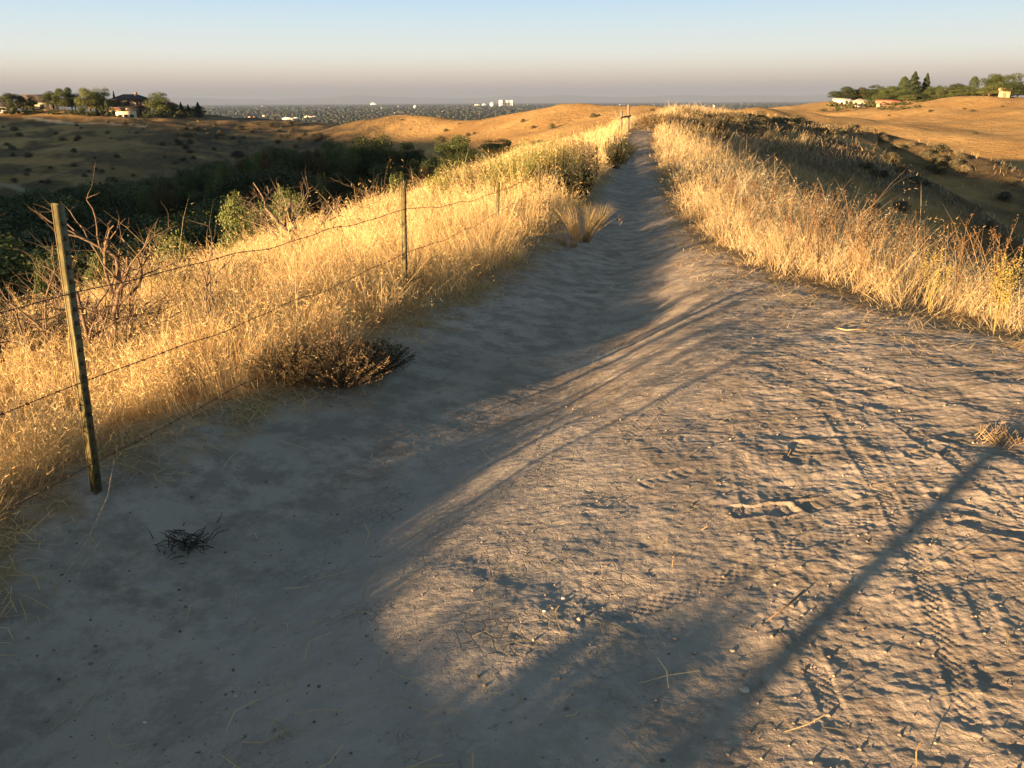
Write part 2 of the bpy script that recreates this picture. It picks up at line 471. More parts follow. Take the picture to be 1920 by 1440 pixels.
M_METAL = mat_tint('weathered_green_steel', 0.5, 0, 0.4, 18.0, metal=0.25, bump=0.3)
M_WIRE = mat_tint('rusty_wire', 0.7, 0, 0.3, 60.0, metal=0.4)
M_STONE = mat_tint('pebble_stone', 0.9, 0, 0.2, 30.0)

def ground_material():
    m, nt, bs, out = mat_new('ridge_soil_and_dust')
    N = nt.nodes.new; L = nt.links.new
    geo = N('ShaderNodeNewGeometry')
    def noise(scale, detail=6, rough=0.55, stretch=None):
        n = N('ShaderNodeTexNoise'); n.inputs['Scale'].default_value = scale; n.inputs['Detail'].default_value = detail
        n.inputs['Roughness'].default_value = rough
        if stretch:
            mp = N('ShaderNodeMapping'); mp.inputs['Scale'].default_value = stretch
            L(geo.outputs['Position'], mp.inputs['Vector']); L(mp.outputs['Vector'], n.inputs['Vector'])
        else:
            L(geo.outputs['Position'], n.inputs['Vector'])
        return n.outputs['Fac']
    def ramp(src, a, b, ca, cb):
        r = N('ShaderNodeValToRGB'); L(src, r.inputs['Fac'])
        set_ramp(r.color_ramp, [(a, ca), (b, cb)]); return r.outputs['Color']
    def mixc(fac, a, b, mode='MIX'):
        x = N('ShaderNodeMix'); x.data_type = 'RGBA'; x.blend_type = mode
        if isinstance(fac, float): x.inputs['Factor'].default_value = fac
        else: L(fac, x.inputs['Factor'])
        for s, k in ((a, 'A'), (b, 'B')):
            if isinstance(s, tuple): x.inputs[k].default_value = (*s, 1)
            else: L(s, x.inputs[k])
        return x.outputs['Result']
    def math_(op, a, b=None, clamp=False):
        x = N('ShaderNodeMath'); x.operation = op; x.use_clamp = clamp
        for s, k in ((a, 0), (b, 1)):
            if s is None: continue
            if isinstance(s, (int, float)): x.inputs[k].default_value = s
            else: L(s, x.inputs[k])
        return x.outputs[0]
    def attr(nm):
        a = N('ShaderNodeAttribute'); a.attribute_name = nm; return a.outputs['Fac']
    a_dirt = attr('dirt'); a_crack = attr('crack'); a_brush_shade = attr('brush'); a_plain = attr('plain'); a_trail = attr('trail'); a_green = attr('green')
    # dust
    dust = ramp(noise(1.1, 5), .35, .65, (.33, .277, .222), (.43, .365, .295))
    dust = mixc(math_('MULTIPLY', ramp(noise(4.5, 8, .72), .44, .58, (0, 0, 0), (1, 1, 1)), 0.75), dust, (.20, .165, .13))
    dust = mixc(ramp(noise(2.6, 7, .7), .56, .70, (0, 0, 0), (.8, .8, .8)), dust, (.16, .13, .095))
    speck = ramp(noise(70, 3, .7), .60, .72, (0, 0, 0), (.5, .5, .5))
    dust = mixc(speck, dust, (.17, .14, .11))
    # cracked hard crust
    vor = N('ShaderNodeTexVoronoi'); vor.feature = 'DISTANCE_TO_EDGE'; vor.inputs['Scale'].default_value = 19
    wv = N('ShaderNodeVectorMath'); wv.operation = 'ADD'
    nn = N('ShaderNodeTexNoise'); nn.inputs['Scale'].default_value = 9; nn.inputs['Detail'].default_value = 4
    L(geo.outputs['Position'], nn.inputs['Vector'])
    sc = N('ShaderNodeVectorMath'); sc.operation = 'SCALE'; sc.inputs['Scale'].default_value = 0.11
    L(nn.outputs['Color'], sc.inputs[0]); L(geo.outputs['Position'], wv.inputs[0]); L(sc.outputs[0], wv.inputs[1])
    L(wv.outputs[0], vor.inputs['Vector'])
    crackline = ramp(math_('ADD', vor.outputs['Distance'], math_('MULTIPLY', noise(3.1, 4), -0.05)), 0.0, 0.03, (1, 1, 1), (0, 0, 0))
    crk = math_('MULTIPLY', crackline, math_('MULTIPLY', a_crack, ramp(noise(2.6, 5, .6), .46, .62, (.03, .03, .03), (.9, .9, .9))))
    dust = mixc(math_('MULTIPLY', a_crack, 0.6), dust, (.34, .31, .275))
    dust = mixc(math_('MULTIPLY', crk, 0.5), dust, (.13, .11, .09))
    # straw-covered soil
    straw = ramp(noise(45, 4, .7, (1, .45, 1)), .35, .65, (.20, .13, .065), (.42, .29, .14))
    straw = mixc(ramp(noise(0.8, 4), .4, .65, (0, 0, 0), (.6, .6, .6)), straw, (.24, .165, .09))
    # open hills further off
    hill = ramp(noise(0.055, 8, .62), .36, .66, (.34, .205, .075), (.50, .33, .135))
    hill = mixc(ramp(noise(0.6, 6, .7), .5, .68, (0, 0, 0), (.6, .6, .6)), hill, (.22, .14, .065))
    hill = mixc(ramp(noise(2.2, 4, .7, (1, 1, 1)), .55, .7, (0, 0, 0), (.5, .5, .5)), hill, (.17, .115, .06))
    hill = mixc(a_brush_shade, hill, ramp(noise(.9, 4, .7), .42, .6, (.06, .05, .03), (.14, .10, .055)))  # brush tone, which also carries painted shade on the dark slopes
    hill = mixc(a_trail, hill, (.55, .42, .27))
    # valley plain: fields, trees, roofs seen edge on
    pl = ramp(noise(.004, 6, .6), .4, .62, (.02, .028, .018), (.05, .055, .035))
    pl = mixc(ramp(noise(.0012, 4, .6), .54, .66, (0, 0, 0), (.7, .7, .7)), pl, (.09, .08, .055))
    hill = mixc(a_green, hill, (.05, .05, .02))
    far = N('ShaderNodeVectorMath'); far.operation = 'LENGTH'; L(geo.outputs['Position'], far.inputs[0])
    fr = N('ShaderNodeMapRange'); fr.inputs['From Min'].default_value = 22; fr.inputs['From Max'].default_value = 60
    L(far.outputs['Value'], fr.inputs['Value'])
    land = mixc(fr.outputs['Result'], straw, hill)
    land = mixc(a_plain, land, pl)
    col = mixc(a_dirt, land, dust)
    L(col, bs.inputs['Base Color'])
    bs.inputs['Roughness'].default_value = 0.95
    bs.inputs['Specular IOR Level'].default_value = 0.1
    h1 = math_('MULTIPLY', noise(38, 6, .68), 0.006)
    h2 = math_('MULTIPLY', noise(150, 3, .6), 0.003)
    h3 = math_('MULTIPLY', crk, -0.0035)
    hh = math_('ADD', math_('ADD', h1, h2), h3)
    far_b = math_('MULTIPLY', math_('MULTIPLY', noise(0.9, 8, .7), 0.9), fr.outputs['Result'])
    hh = math_('ADD', hh, far_b)
    bp = N('ShaderNodeBump'); bp.inputs['Strength'].default_value = 0.8; bp.inputs['Distance'].default_value = 1.0
    L(hh, bp.inputs['Height']); L(bp.outputs['Normal'], bs.inputs['Normal'])
    return m
M_GROUND = ground_material()

# ------------------------------------------------------------------ the land as one polar sheet, cut into path, ground, hills and plain
def seq(a, b, k):
    n = max(2, int(math.log(b / a) / k)); return a * (b / a) ** (np.arange(n) / n)
rows = np.concatenate([np.array([0.02, 0.15, 0.3, 0.45, 0.6, 0.75]), seq(0.9, 10, .0019), seq(10, 60, .006), seq(60, 600, .010), seq(600, 46000, .045), [46000]])
fa = np.radians(np.arange(-41.0, 41.0001, 0.088))
ba = np.radians(np.concatenate([np.arange(42.5, 90, 2.0), np.arange(92, 318, 3.0)]))
az = np.concatenate([fa, ba])
NR, NA = len(rows), len(az)
RR, AA = np.meshgrid(rows, az, indexing='ij')
gx = (RR * np.sin(AA)).ravel(); gy = (RR * np.cos(AA)).ravel()
gz = H_fine(gx, gy)
gr = RR.ravel()
gsd = path_sd(gx, gy)
dirt = np.where(gr < 62, sstep(-0.28, 0.12, gsd + 0.22 * fbm(gx, gy, .25, 3, 101)), 0)
dirt = dirt * np.where(gy < 44, 1, 0)
crack = sstep(1.35, 0.6, np.hypot((gx + 0.25) / 0.75, (gy - 2.3) / 1.0)) + sstep(1.3, .6, np.hypot((gx - 0.0) / 0.5, (gy - 3.2) / 0.8))
crack = np.clip(crack + 0.15, 0, 1) * sstep(12, 6, gr)
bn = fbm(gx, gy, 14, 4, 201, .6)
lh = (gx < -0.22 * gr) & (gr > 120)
brush = np.where(lh, sstep(-0.25, 0.5, bn) * .85, 0) * sstep(800, 500, gr)  # brush cover, made heavier to darken the shaded left hill
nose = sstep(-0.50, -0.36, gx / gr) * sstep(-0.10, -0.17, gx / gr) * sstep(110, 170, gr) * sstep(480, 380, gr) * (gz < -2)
brush = np.maximum(brush, nose * np.clip(.80 + .5 * fbm(gx, gy, 7, 4, 205, .6), 0, 1))  # brush tone deepened to stand in for the shade on the nose
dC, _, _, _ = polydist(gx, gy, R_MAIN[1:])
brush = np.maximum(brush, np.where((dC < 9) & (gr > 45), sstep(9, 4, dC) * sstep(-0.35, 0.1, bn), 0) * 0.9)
right_shade = (gx > 0.22 * gr) & (gr > 14) & (gr < 110)
brush = np.maximum(brush, np.where(right_shade, sstep(-0.7, 0.2, bn) * .95, 0))  # right slope: brush colour laid on heavily to paint its shade darker
plain = sstep(450, 900, gr) * sstep(-18, -34, gz)
TR1 = [AZ(88, 285), AZ(130, 278), AZ(200, 268), AZ(290, 262)]
TR2 = [AZ(0, 190), AZ(30, 185), AZ(80, 170), AZ(110, 165)]
trail = np.zeros_like(gx)
for t_, w_ in ((TR1, 2.2), (TR2, 1.2)):
    d_, _, _, _ = polydist(gx, gy, t_)
    trail = np.maximum(trail, sstep(w_, w_ * .4, d_))
green = np.clip(sstep(1.5, -6, gz - np.interp(gr, [0, 60, 150, 300], [-12, -12, -10.5, -14])) * ((gx < 0.12 * gr) & (gr < 260) & (gr > 25)), 0, 1)
idx = np.arange(NR * NA).reshape(NR, NA)
i0 = idx[:-1, :]; i1 = idx[1:, :]
q = np.stack([i0, i1, np.roll(i1, -1, 1), np.roll(i0, -1, 1)], -1).reshape(-1, 4)
fr_ = gr[q].max(1); fd = gsd[q].mean(1); fy_ = gy[q].mean(1); fp = plain[q].mean(1)
cls = np.where(fr_ < 60, np.where((fd > -0.05) & (fy_ < 43.5), 0, 1), np.where(fp > 0.5, 3, 2))
for k, nm in enumerate(['path', 'ground', 'hills', 'plain']):
    sel = q[cls == k]
    used, inv = np.unique(sel.ravel(), return_inverse=True)
    V = np.stack([gx[used], gy[used], gz[used]], 1)
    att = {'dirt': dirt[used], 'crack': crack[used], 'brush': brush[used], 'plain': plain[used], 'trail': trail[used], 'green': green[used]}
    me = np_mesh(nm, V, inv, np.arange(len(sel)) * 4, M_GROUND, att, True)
    o = bpy.data.objects.new(nm, me); link(o); tag(o, kind='structure')


# ------------------------------------------------------------------ dry grass (one mass nobody could count)
def blades(px, py, pz, h, w, lean_az, lean, tint, curl=0.35, head=None, seed=1):
    """thin curved blades; returns verts (N,7,3)"""
    g = np.random.default_rng(seed)
    n = len(px)
    yaw = g.uniform(0, 2 * math.pi, n)
    wx = np.cos(yaw); wy = np.sin(yaw)
    lx = np.sin(lean_az); ly = np.cos(lean_az)
    P = np.stack([px, py, pz], 1)
    def at(t, width):
        off = lean * t + curl * g.uniform(.3, 1.3, n) * t * t
        c = P + np.stack([lx * off * h, ly * off * h, h * t * (1 - 0.18 * off)], 1)
        if width == 0: return c
        hw = (w * width * 0.5)[:, None]
        s_ = np.stack([wx, wy, np.zeros(n)], 1) * hw
        return c - s_, c + s_
    st = g.bit_generator.state
    a0, a1 = at(0.0, 1.0); g.bit_generator.state = st
    b0, b1 = at(0.4, 0.85); g.bit_generator.state = st
    c0, c1 = at(0.75, 0.6); g.bit_generator.state = st
    t0 = at(1.0, 0)
    V = np.stack([a0, a1, b0, b1, c0, c1, t0], 1)
    return V, t0, c0
def blades_mesh(name, V, tint, extraV=None, extraT=None):
    n = len(V)
    pat = np.array([0, 1, 3, 2, 2, 3, 5, 4, 4, 5, 6])
    st = np.array([0, 4, 8])
    loops = (pat[None, :] + 7 * np.arange(n)[:, None]).ravel()
    starts = (st[None, :] + 11 * np.arange(n)[:, None]).ravel()
    verts = V.reshape(-1, 3); T = np.repeat(tint, 7, axis=0)
    # darker, redder at the foot and paler at the tip: the blades really are coloured so
    if extraV is not None:
        m = len(extraV)
        loops = np.concatenate([loops, 7 * n + np.arange(3 * m)])
        starts = np.concatenate([starts, 11 * n + 3 * np.arange(m)])
        verts = np.concatenate([verts, extraV.reshape(-1, 3)]); T = np.concatenate([T, np.repeat(extraT, 3, axis=0)])
    me = np_mesh(name, verts, loops, starts, M_GRASS, {'tint': T})
    return link(bpy.data.objects.new(name, me))
STRAW = np.array([(.66, .48, .22), (.72, .55, .28), (.60, .40, .165), (.64, .42, .17), (.50, .38, .18), (.42, .36, .19), (.54, .31, .13)])
def height_field(x, y):
    r = np.hypot(x, y); sd = path_sd(x, y)
    left = x < np.interp(y, TYs, TXs)
    base_l = np.interp(y, [-8, 1, 3.5, 5.5, 8, 14, 40], [.36, .33, .34, .38, .50, .54, .52])
    d_fence = np.interp(y, FY, FX) - x
    base_l = base_l * np.interp(d_fence, [-.6, 0.3, 2.5, 6], [1.0, 1.0, .78, .62])
    base_r = np.interp(y, [-3, 4, 7, 12, 20, 40], [.26, .30, .36, .46, .52, .5])
    h = np.where(left, base_l, base_r)
    return h * (0.80 + 0.55 * fbm(x, y, 1.1, 3, 301)) * np.where(sd > -0.25, 0.5, 1) * sstep(0.04, -0.75, sd) ** .8 
TYs = np.array([p[1] for p in [(-1.9, -60)] + TROUGH + [(8, 60)]]); TXs = np.array([p[0] for p in [(-1.9, -60)] + TROUGH + [(8, 60)]])
def scatter(n, rmin, rmax, a0, a1, power, seed):
    g = np.random.default_rng(seed)
    # density per square metre falls off as r**-power
    u = g.random(n); e = 2 - power
    r = (rmin ** e + u * (rmax ** e - rmin ** e)) ** (1 / e) if abs(e) > 1e-3 else rmin * (rmax / rmin) ** u
    a = np.radians(g.uniform(a0, a1, n))
    return r * np.sin(a), r * np.cos(a), g
def make_grass():
    allV, allT, eV, eT = [], [], [], []
    for (n, rmin, rmax, a0, a1, pw, sd_) in [(800000, 2.2, 62, -40, 40, 1.55, 11), (120000, 45, 125, -38, 38, 1.2, 12), (190000, 1.6, 7.5, -170, -38, 1.0, 13)]:
        x, y, g = scatter(n, rmin, rmax, a0, a1, pw, sd_)
        r = np.hypot(x, y)
        sd = path_sd(x, y)
        dens = sstep(0.04, -0.30, sd)
        dens = np.where((y > 43.5), 1, dens)
        clump = fbm(x, y, 0.32, 3, 311)
        dens = dens * np.clip(np.where(x > np.interp(y, TYs, TXs), 0.38, 0.72) + 1.6 * clump, 0.04, 1)
        # thin straw on the trampled right verge
        tv = sstep(-1.0, -0.2, sd) * (x > 1.0) * sstep(10, 6, y)
        dens = dens * (1 - 0.75 * tv)
        vg = np.where((x > np.interp(y, TYs, TXs) + .8) & (y > 2.2) & (y < 9), .16 * sstep(-.05, .35, fbm(x, y, .35, 3, 371)) * sstep(1.2, .1, sd), 0)
        dens = np.maximum(dens, vg)
        z = H_mid(x, y)
        dens = dens * (z > -9)
        rg = sstep(-0.15, 0.45, fbm(x, y, 9, 3, 321))
        dens = np.where(r > 70, dens * (0.35 + .65 * rg), dens)
        drk = (x > np.interp(y, RY, RX) + 5.0) & (r > 14)          # brushy gully side, grass thinned to deepen the shade there
        dens = np.where(drk & (z < -1.3), dens * .22, dens)
        k = g.random(len(x)) < dens
        x, y, z, r, clump, tv, sd = x[k], y[k], z[k], r[k], clump[k], tv[k], sd[k]
        n_ = len(x)
        h = height_field(x, y) * g.uniform(0.45, 1.25, n_) * (1 + 0.35 * clump) * (1 - 0.5 * tv)
        h = h * np.where(g.random(n_) < .065, g.uniform(1.3, 1.9, n_), 1)
        h = np.where(r > 60, g.uniform(.25, .5, n_), h)
        h = np.where((sd > 0) & (x > 0), g.uniform(.04, .13, n_), h)
        h = np.maximum(h, 0.04)
        w = 0.0020 * np.maximum(1, (r / 4.2)) ** 0.85 * g.uniform(.7, 1.3, n_)
        la = 2 * math.pi * fbm(x, y, 1.6, 2, 331) + g.normal(0, 1.1, n_)
        ln = np.where((sd > 0) & (x > 0), .7, 0) + np.abs(g.normal(0.12, 0.20, n_)) + .5 * (g.random(n_) < .12) + 0.8 * tv * g.random(n_) + np.where(sd > -0.35, g.random(n_) * .55, 0)
        pal = STRAW[np.clip(((fbm(x, y, 2.2, 3, 341) * 1.3 + .5) * 4 + g.normal(0, 1.3, n_)), 0, 6).astype(int)]
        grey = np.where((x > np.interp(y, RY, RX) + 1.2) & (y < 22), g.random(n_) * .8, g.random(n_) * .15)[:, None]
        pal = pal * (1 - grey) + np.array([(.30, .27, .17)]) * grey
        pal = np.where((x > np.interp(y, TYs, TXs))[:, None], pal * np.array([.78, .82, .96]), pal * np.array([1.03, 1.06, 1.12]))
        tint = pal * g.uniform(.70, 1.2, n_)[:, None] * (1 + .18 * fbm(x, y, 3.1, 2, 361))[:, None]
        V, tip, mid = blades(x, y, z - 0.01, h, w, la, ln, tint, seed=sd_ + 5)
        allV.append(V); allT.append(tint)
        # drooping seed heads
        hd = (g.random(n_) < np.where(r < 20, .45, .22)) & (h > 0.16)
        hx = tip[hd]; hl = h[hd]; hr = r[hd]; m = len(hx)
        for j in range(3 if sd_ != 13 else 1):
            s_ = np.clip(hr / 8, 1, 3)
            d = g.normal(0, 1, (m, 3)) * np.array([.7, .7, .35]); d[:, 2] += 0.55 if j != 1 else -0.3
            d /= np.linalg.norm(d, axis=1)[:, None]
            L_ = (g.uniform(.018, .040, m) * s_)[:, None]
            b = hx - np.array([0, 0, 1]) * (g.random(m) * .22 * hl)[:, None]
            sdv = np.cross(d, g.normal(0, 1, (m, 3))); sdv /= np.linalg.norm(sdv, axis=1)[:, None]
            ww = (0.0022 * s_)[:, None]
            eV.append(np.stack([b - sdv * ww, b + sdv * ww, b + d * L_], 1)); eT.append(tint[hd] * 1.12)
    o = blades_mesh('dry_grass', np.concatenate(allV), np.concatenate(allT), np.concatenate(eV), np.concatenate(eT))
    tag(o, 'golden dry grass covering both sides of the dirt path', 'grass', kind='stuff')
    # straw litter lying flat on the edges of the dirt
    x, y, g = scatter(110000, 1.3, 22, -42, 42, 1.2, 21)
    sd = path_sd(x, y)
    right = x > np.interp(y, TYs, TXs) + .6
    p = np.where(right, sstep(0.9, -0.2, sd) * (0.15 + 0.85 * sstep(-.2, .3, fbm(x, y, .5, 3, 351))), sstep(0.16, -0.1, sd)) + 0.014
    p = p * sstep(-2.5, -1.2, sd)
    k = g.random(len(x)) < p
    x, y = x[k], y[k]; r = np.hypot(x, y); n_ = len(x)
    z = H_fine(x, y) + 0.006 + g.random(n_) ** 3 * .03
    L_ = g.uniform(.03, .16, n_); a = g.uniform(0, 2 * math.pi, n_)
    dx, dy = np.sin(a), np.cos(a)
    z2 = H_fine(x + dx * L_, y + dy * L_) + 0.006 + g.random(n_) ** 3 * .04
    w = 0.0016 * np.maximum(1, r / 4)
    tint = STRAW[g.integers(0, 6, n_)] * g.uniform(.6, 1.15, n_)[:, None]
    bend = g.normal(0, .02, n_)
    A = np.stack([x, y, z], 1); B = np.stack([x + dx * L_, y + dy * L_, z2], 1)
    Mp = (A + B) / 2 + np.stack([-dy * bend, dx * bend, np.full(n_, .004)], 1)
    S = np.stack([-dy * w, dx * w, np.zeros(n_)], 1)
    q1 = np.stack([A - S, A + S, Mp + S, Mp - S], 1); q2 = np.stack([Mp - S, Mp + S, B + S * .6, B - S * .6], 1)
    me = quads_mesh('straw_litter', np.concatenate([q1, q2]), 4, M_GRASS, np.concatenate([tint, tint]))
    o = link(bpy.data.objects.new('straw_litter', me)); tag(o, 'broken dry stalks scattered over the edges of the dirt', 'straw', kind='stuff')
    # grit
    x, y, g = scatter(7000, 1.2, 12, -42, 42, 1.3, 22)
    sd = path_sd(x, y); k = (sd > -0.1); x, y = x[k], y[k]; n_ = len(x)
    z = H_fine(x, y); s_ = np.clip(g.lognormal(-5.9, .5, n_), .0015, .009)
    oc = np.array([(1, 0, 0), (0, 1, 0), (-1, 0, 0), (0, -1, 0), (0, 0, .8), (0, 0, -.8)], float)
    jit = g.uniform(.6, 1.25, (n_, 6, 1))
    V = np.stack([x, y, z + s_ * .35], 1)[:, None, :] + oc[None] * jit * s_[:, None, None]
    fc = np.array([(0, 1, 4), (1, 2, 4), (2, 3, 4), (3, 0, 4), (1, 0, 5), (2, 1, 5), (3, 2, 5), (0, 3, 5)])
    loops = (fc[None] + 6 * np.arange(n_)[:, None, None]).ravel()
    tint = np.repeat(np.array([(.27, .23, .185)]) * g.uniform(.3, 1.35, n_)[:, None], 6, axis=0)
    me = np_mesh('grit', V.reshape(-1, 3), loops, np.arange(8 * n_) * 3, M_STONE, {'tint': tint})
    o = link(bpy.data.objects.new('grit', me)); tag(o, 'fine grit and crumbs lying on the dirt path', 'grit', kind='stuff')
make_grass()
# ------------------------------------------------------------------ fence
def t_post(h, studs=True):
    m = MB()
    olive = (.12, .105, .05)
    m.box(-0.030, -0.0005, -0.0022, 0.0022, -0.25, h, olive)
    m.box(0.0, 0.0040, -0.019, 0.019, -0.25, h - 0.003, olive)
    m.box(-0.0335, -0.0305, -0.0045, 0.0045, -0.25, h - 0.001, (.22, .18, .09))
    if studs:
        z = 0.02
        while z < h - 0.03:
            m.box(0.0045, 0.0105, -0.006, 0.006, z, z + 0.014, (.07, .055, .035)); z += 0.055
    return m
POST_TOPS = [None, None, None, None, (0.07, 1.20), (0.035, .97), (0.03, .78), (0.02, .82), (0.03, .80), (-.02, .72), (.03, .70), (-.03, .65), (.02, .62), (-.02, .6), (.03, .6)]
POST_LAB = ['', '', '', '', 'tall leaning green steel fence post at the left edge of the path, nearest one', 'green studded steel fence post with pale grass behind, second from the near post',
            'steel fence post standing in the tall grass past the second post', 'thin steel fence post rising in front of the yellow rabbitbrush', 'steel fence post beside the dark sagebrush left of the path',
            'thin fence post in grass left of the narrow path']
base_pts = []
proto_post = None
for i, ((fx, fy), pt) in enumerate(zip(FENCE, POST_TOPS)):
    g0 = H(fx, fy)
    base_pts.append((fx, fy, g0))
    if i == 3:
        m = MB(); top = 0.97 - g0; zs = np.linspace(-.3, top, 9)
        m.tube([(0.01 * math.sin(z * 3), 0.008 * math.cos(z * 4), z) for z in zs], [0.034 + 0.003 * math.sin(z * 9) for z in zs], 12, (.20, .15, .10))
        o = m.build('wooden_fence_post', M_WOOD, None, True, (fx, fy, g0))
        tag(o, 'round weathered wooden fence post whose long shadow crosses the dirt', 'fence post')
        continue
    if i < 3: continue
    lean, hh = pt
    far = i > 8
    if not far:
        o = t_post(hh).build('fence_post', M_METAL, None, False, (fx, fy, g0))
    else:
        if proto_post is None:
            proto_post = t_post(1.0).build('fence_post', M_METAL, None, False, (fx, fy, g0)); o = proto_post
        else:
            o = proto_post.copy(); C.objects.link(o); o.location = (fx, fy, g0)
        o.scale = (1, 1, hh)
    o.rotation_euler = (random.uniform(-.01, .01), math.atan2(lean, hh), math.radians(-14))
    tag(o, POST_LAB[min(i, 9)], 'fence post', 'steel fence posts in a row left of the path')
def post_pt(i, zrel):
    fx, fy, g0 = base_pts[i]
    lean = POST_TOPS[i][0] / POST_TOPS[i][1] if POST_TOPS[i] else 0
    return Vector((fx + 0.008 + lean * zrel, fy - 0.004, g0 + zrel))
def wire(levels, label, seed):
    g = random.Random(seed)
    cen = []
    for i in range(2, len(FENCE) - 1):
        a = post_pt(i, levels(i)); b = post_pt(i + 1, levels(i + 1))
        L_ = (b - a).length; n = int(L_ / 0.035) if i < 7 else int(L_ / 0.2)
        ph = g.random() * 6; sag = g.uniform(.015, .05)
        for k in range(n):
            t = k / n
            p = a.lerp(b, t)
            p.z += -sag * 4 * t * (1 - t) + 0.009 * math.sin(t * 17 + ph) * math.sin(math.pi * t) + 0.005 * math.sin(t * 41 + ph * 2) * math.sin(math.pi * t)
            p.x += 0.006 * math.sin(t * 23 + ph) * math.sin(math.pi * t)
            cen.append(p)
    m = MB(); col = (.13, .085, .055)
    near = [p for p in cen if p.y < 18]
    for s in (0, math.pi):                              # two twisted strands
        pts = []; acc = 0
        for j, p in enumerate(near):
            if j: acc += (p - near[j - 1]).length
            th = acc / 0.09 * 2 * math.pi + s
            pts.append(p + Vector((0.0022 * math.cos(th), 0, 0.0022 * math.sin(th))))
        m.tube(pts, 0.0013, 4, col)
    m.tube([p for p in cen if p.y >= 17.5], 0.0035, 3, col)
    acc = 0; nxt = 0.05
    for j in range(1, len(near)):                       # barbs
        acc += (near[j] - near[j - 1]).length
        if acc > nxt:
            nxt += 0.125; p = near[j]
            t = (near[j] - near[j - 1]).normalized()
            m.tube([p - t * .006 + Vector((.004, 0, 0)), p + Vector((-.004, 0, .004)), p + t * .006 + Vector((.004, 0, -.004))], 0.0022, 4, col)
            for q in range(2):
                an = g.random() * 6.28
                dv = Vector((math.cos(an) * .7, 0.2, math.sin(an))) * 0.014
                m.tube([p - dv, p + dv], [0.0008, 0.0012], 3, col)
    o = m.build('barbed_wire', M_WIRE)
    tag(o, label, 'wire', 'barbed wires strung along the fence')
wire(lambda i: .86 if i < 5 else .80 if i < 6 else .68, 'topmost rusty barbed wire of the fence left of the path', 3)
wire(lambda i: .50 if i < 5 else .44 if i < 8 else .38, 'middle rusty barbed wire of the fence left of the path', 4)
wire(lambda i: .145 if i < 5 else .18 if i < 8 else .15, 'lowest rusty barbed wire of the fence, close to the grass', 5)
# the twisted stay between the first two posts
a = post_pt(4, .84).lerp(post_pt(5, .86), .475); b = post_pt(4, .05).lerp(post_pt(5, .0), .475)
m = MB()
for s in (0, math.pi):
    pts = []
    for k in range(90):
        t = k / 89; p = a.lerp(b, t); p.z += .04 * (1 - t); p.x += .02 * math.sin(t * 5)
        pts.append(p + Vector((.003 * math.cos(t * 90 + s), .003 * math.sin(t * 90 + s), 0)))
    m.tube(pts, .0016, 4, (.24, .18, .11))
tag(m.build('wire_stay', M_WIRE), 'twisted wire stay hanging upright across the three fence wires', 'wire stay')
# braced timber posts at the far end
gx0, gy0 = 5.35, 40.8
t = empty('timber_fence_brace', (gx0, gy0, H(gx0, gy0)))
tag(t, 'two weathered timber posts joined by a rail where the path passes out of view', 'fence brace')
for k, (dx, dy, hh) in enumerate([(0, 0, 1.15), (.42, .6, 1.45)]):
    m = MB(); m.tube([(dx, dy, -.4), (dx + .01, dy, hh * .5), (dx, dy, hh)], [.075, .07, .065], 9, (.19, .15, .11)); m.build('post', M_WOOD, t, True)
m = MB(); m.tube([(-.12, -.17, .86), (.55, .78, .92)], .05, 8, (.22, .17, .12)); m.build('rail', M_WOOD, t, True)
# ------------------------------------------------------------------ trees, shrubs, weeds
def shoot_leaves(g, n_shoots, spread, height, leaf_l, leaf_w, per, start=0.35, up=0.6, flat=False):
    """leafy upright shoots fanning out from a base; returns leaf quads and stem polylines"""
    Q = []; T = []; stems = []
    for i in range(n_shoots):
        a = g.uniform(0, 2 * math.pi); rr = math.sqrt(g.random()) * spread
        hh = height * (1 - 0.45 * (rr / spread) ** 2) * g.uniform(.7, 1.1)
        b = np.array([math.cos(a) * rr * .12, math.sin(a) * rr * .12, 0.0])
        e = np.array([math.cos(a) * rr, math.sin(a) * rr, hh])
        mid = np.array([math.cos(a) * rr * .75, math.sin(a) * rr * .75, hh * (1 - up)])
        ts = np.linspace(0, 1, 6)
        pl = np.array([(1 - t) ** 2 * b + 2 * t * (1 - t) * mid + t * t * e for t in ts])
        stems.append(pl)
        t = g.uniform(start, 1.0, per)[:, None]
        p = (1 - t) ** 2 * b + 2 * t * (1 - t) * mid + t * t * e
        d = 2 * (1 - t) * (mid - b) + 2 * t * (e - mid); d /= np.linalg.norm(d, axis=1)[:, None]
        rn = g.normal(0, 1, (per, 3)); rn[:, 2] *= .5
        ld = d * .8 + rn * .6; ld /= np.linalg.norm(ld, axis=1)[:, None]
        sd = np.cross(ld, g.normal(0, 1, (per, 3))); sd /= np.linalg.norm(sd, axis=1)[:, None]
        L_ = leaf_l * g.uniform(.6, 1.3, per)[:, None]; w = leaf_w * .5
        Q.append(np.stack([p - sd * w * .5, p + ld * L_ * .5 - sd * w, p + ld * L_, p + ld * L_ * .5 + sd * w], 1))
        T.append(np.repeat(np.array([[g.uniform(.75, 1.25)]]), per, 0) * g.uniform(.85, 1.15, (per, 1)) * np.ones((per, 3)))
    return np.concatenate(Q), np.concatenate(T), stems
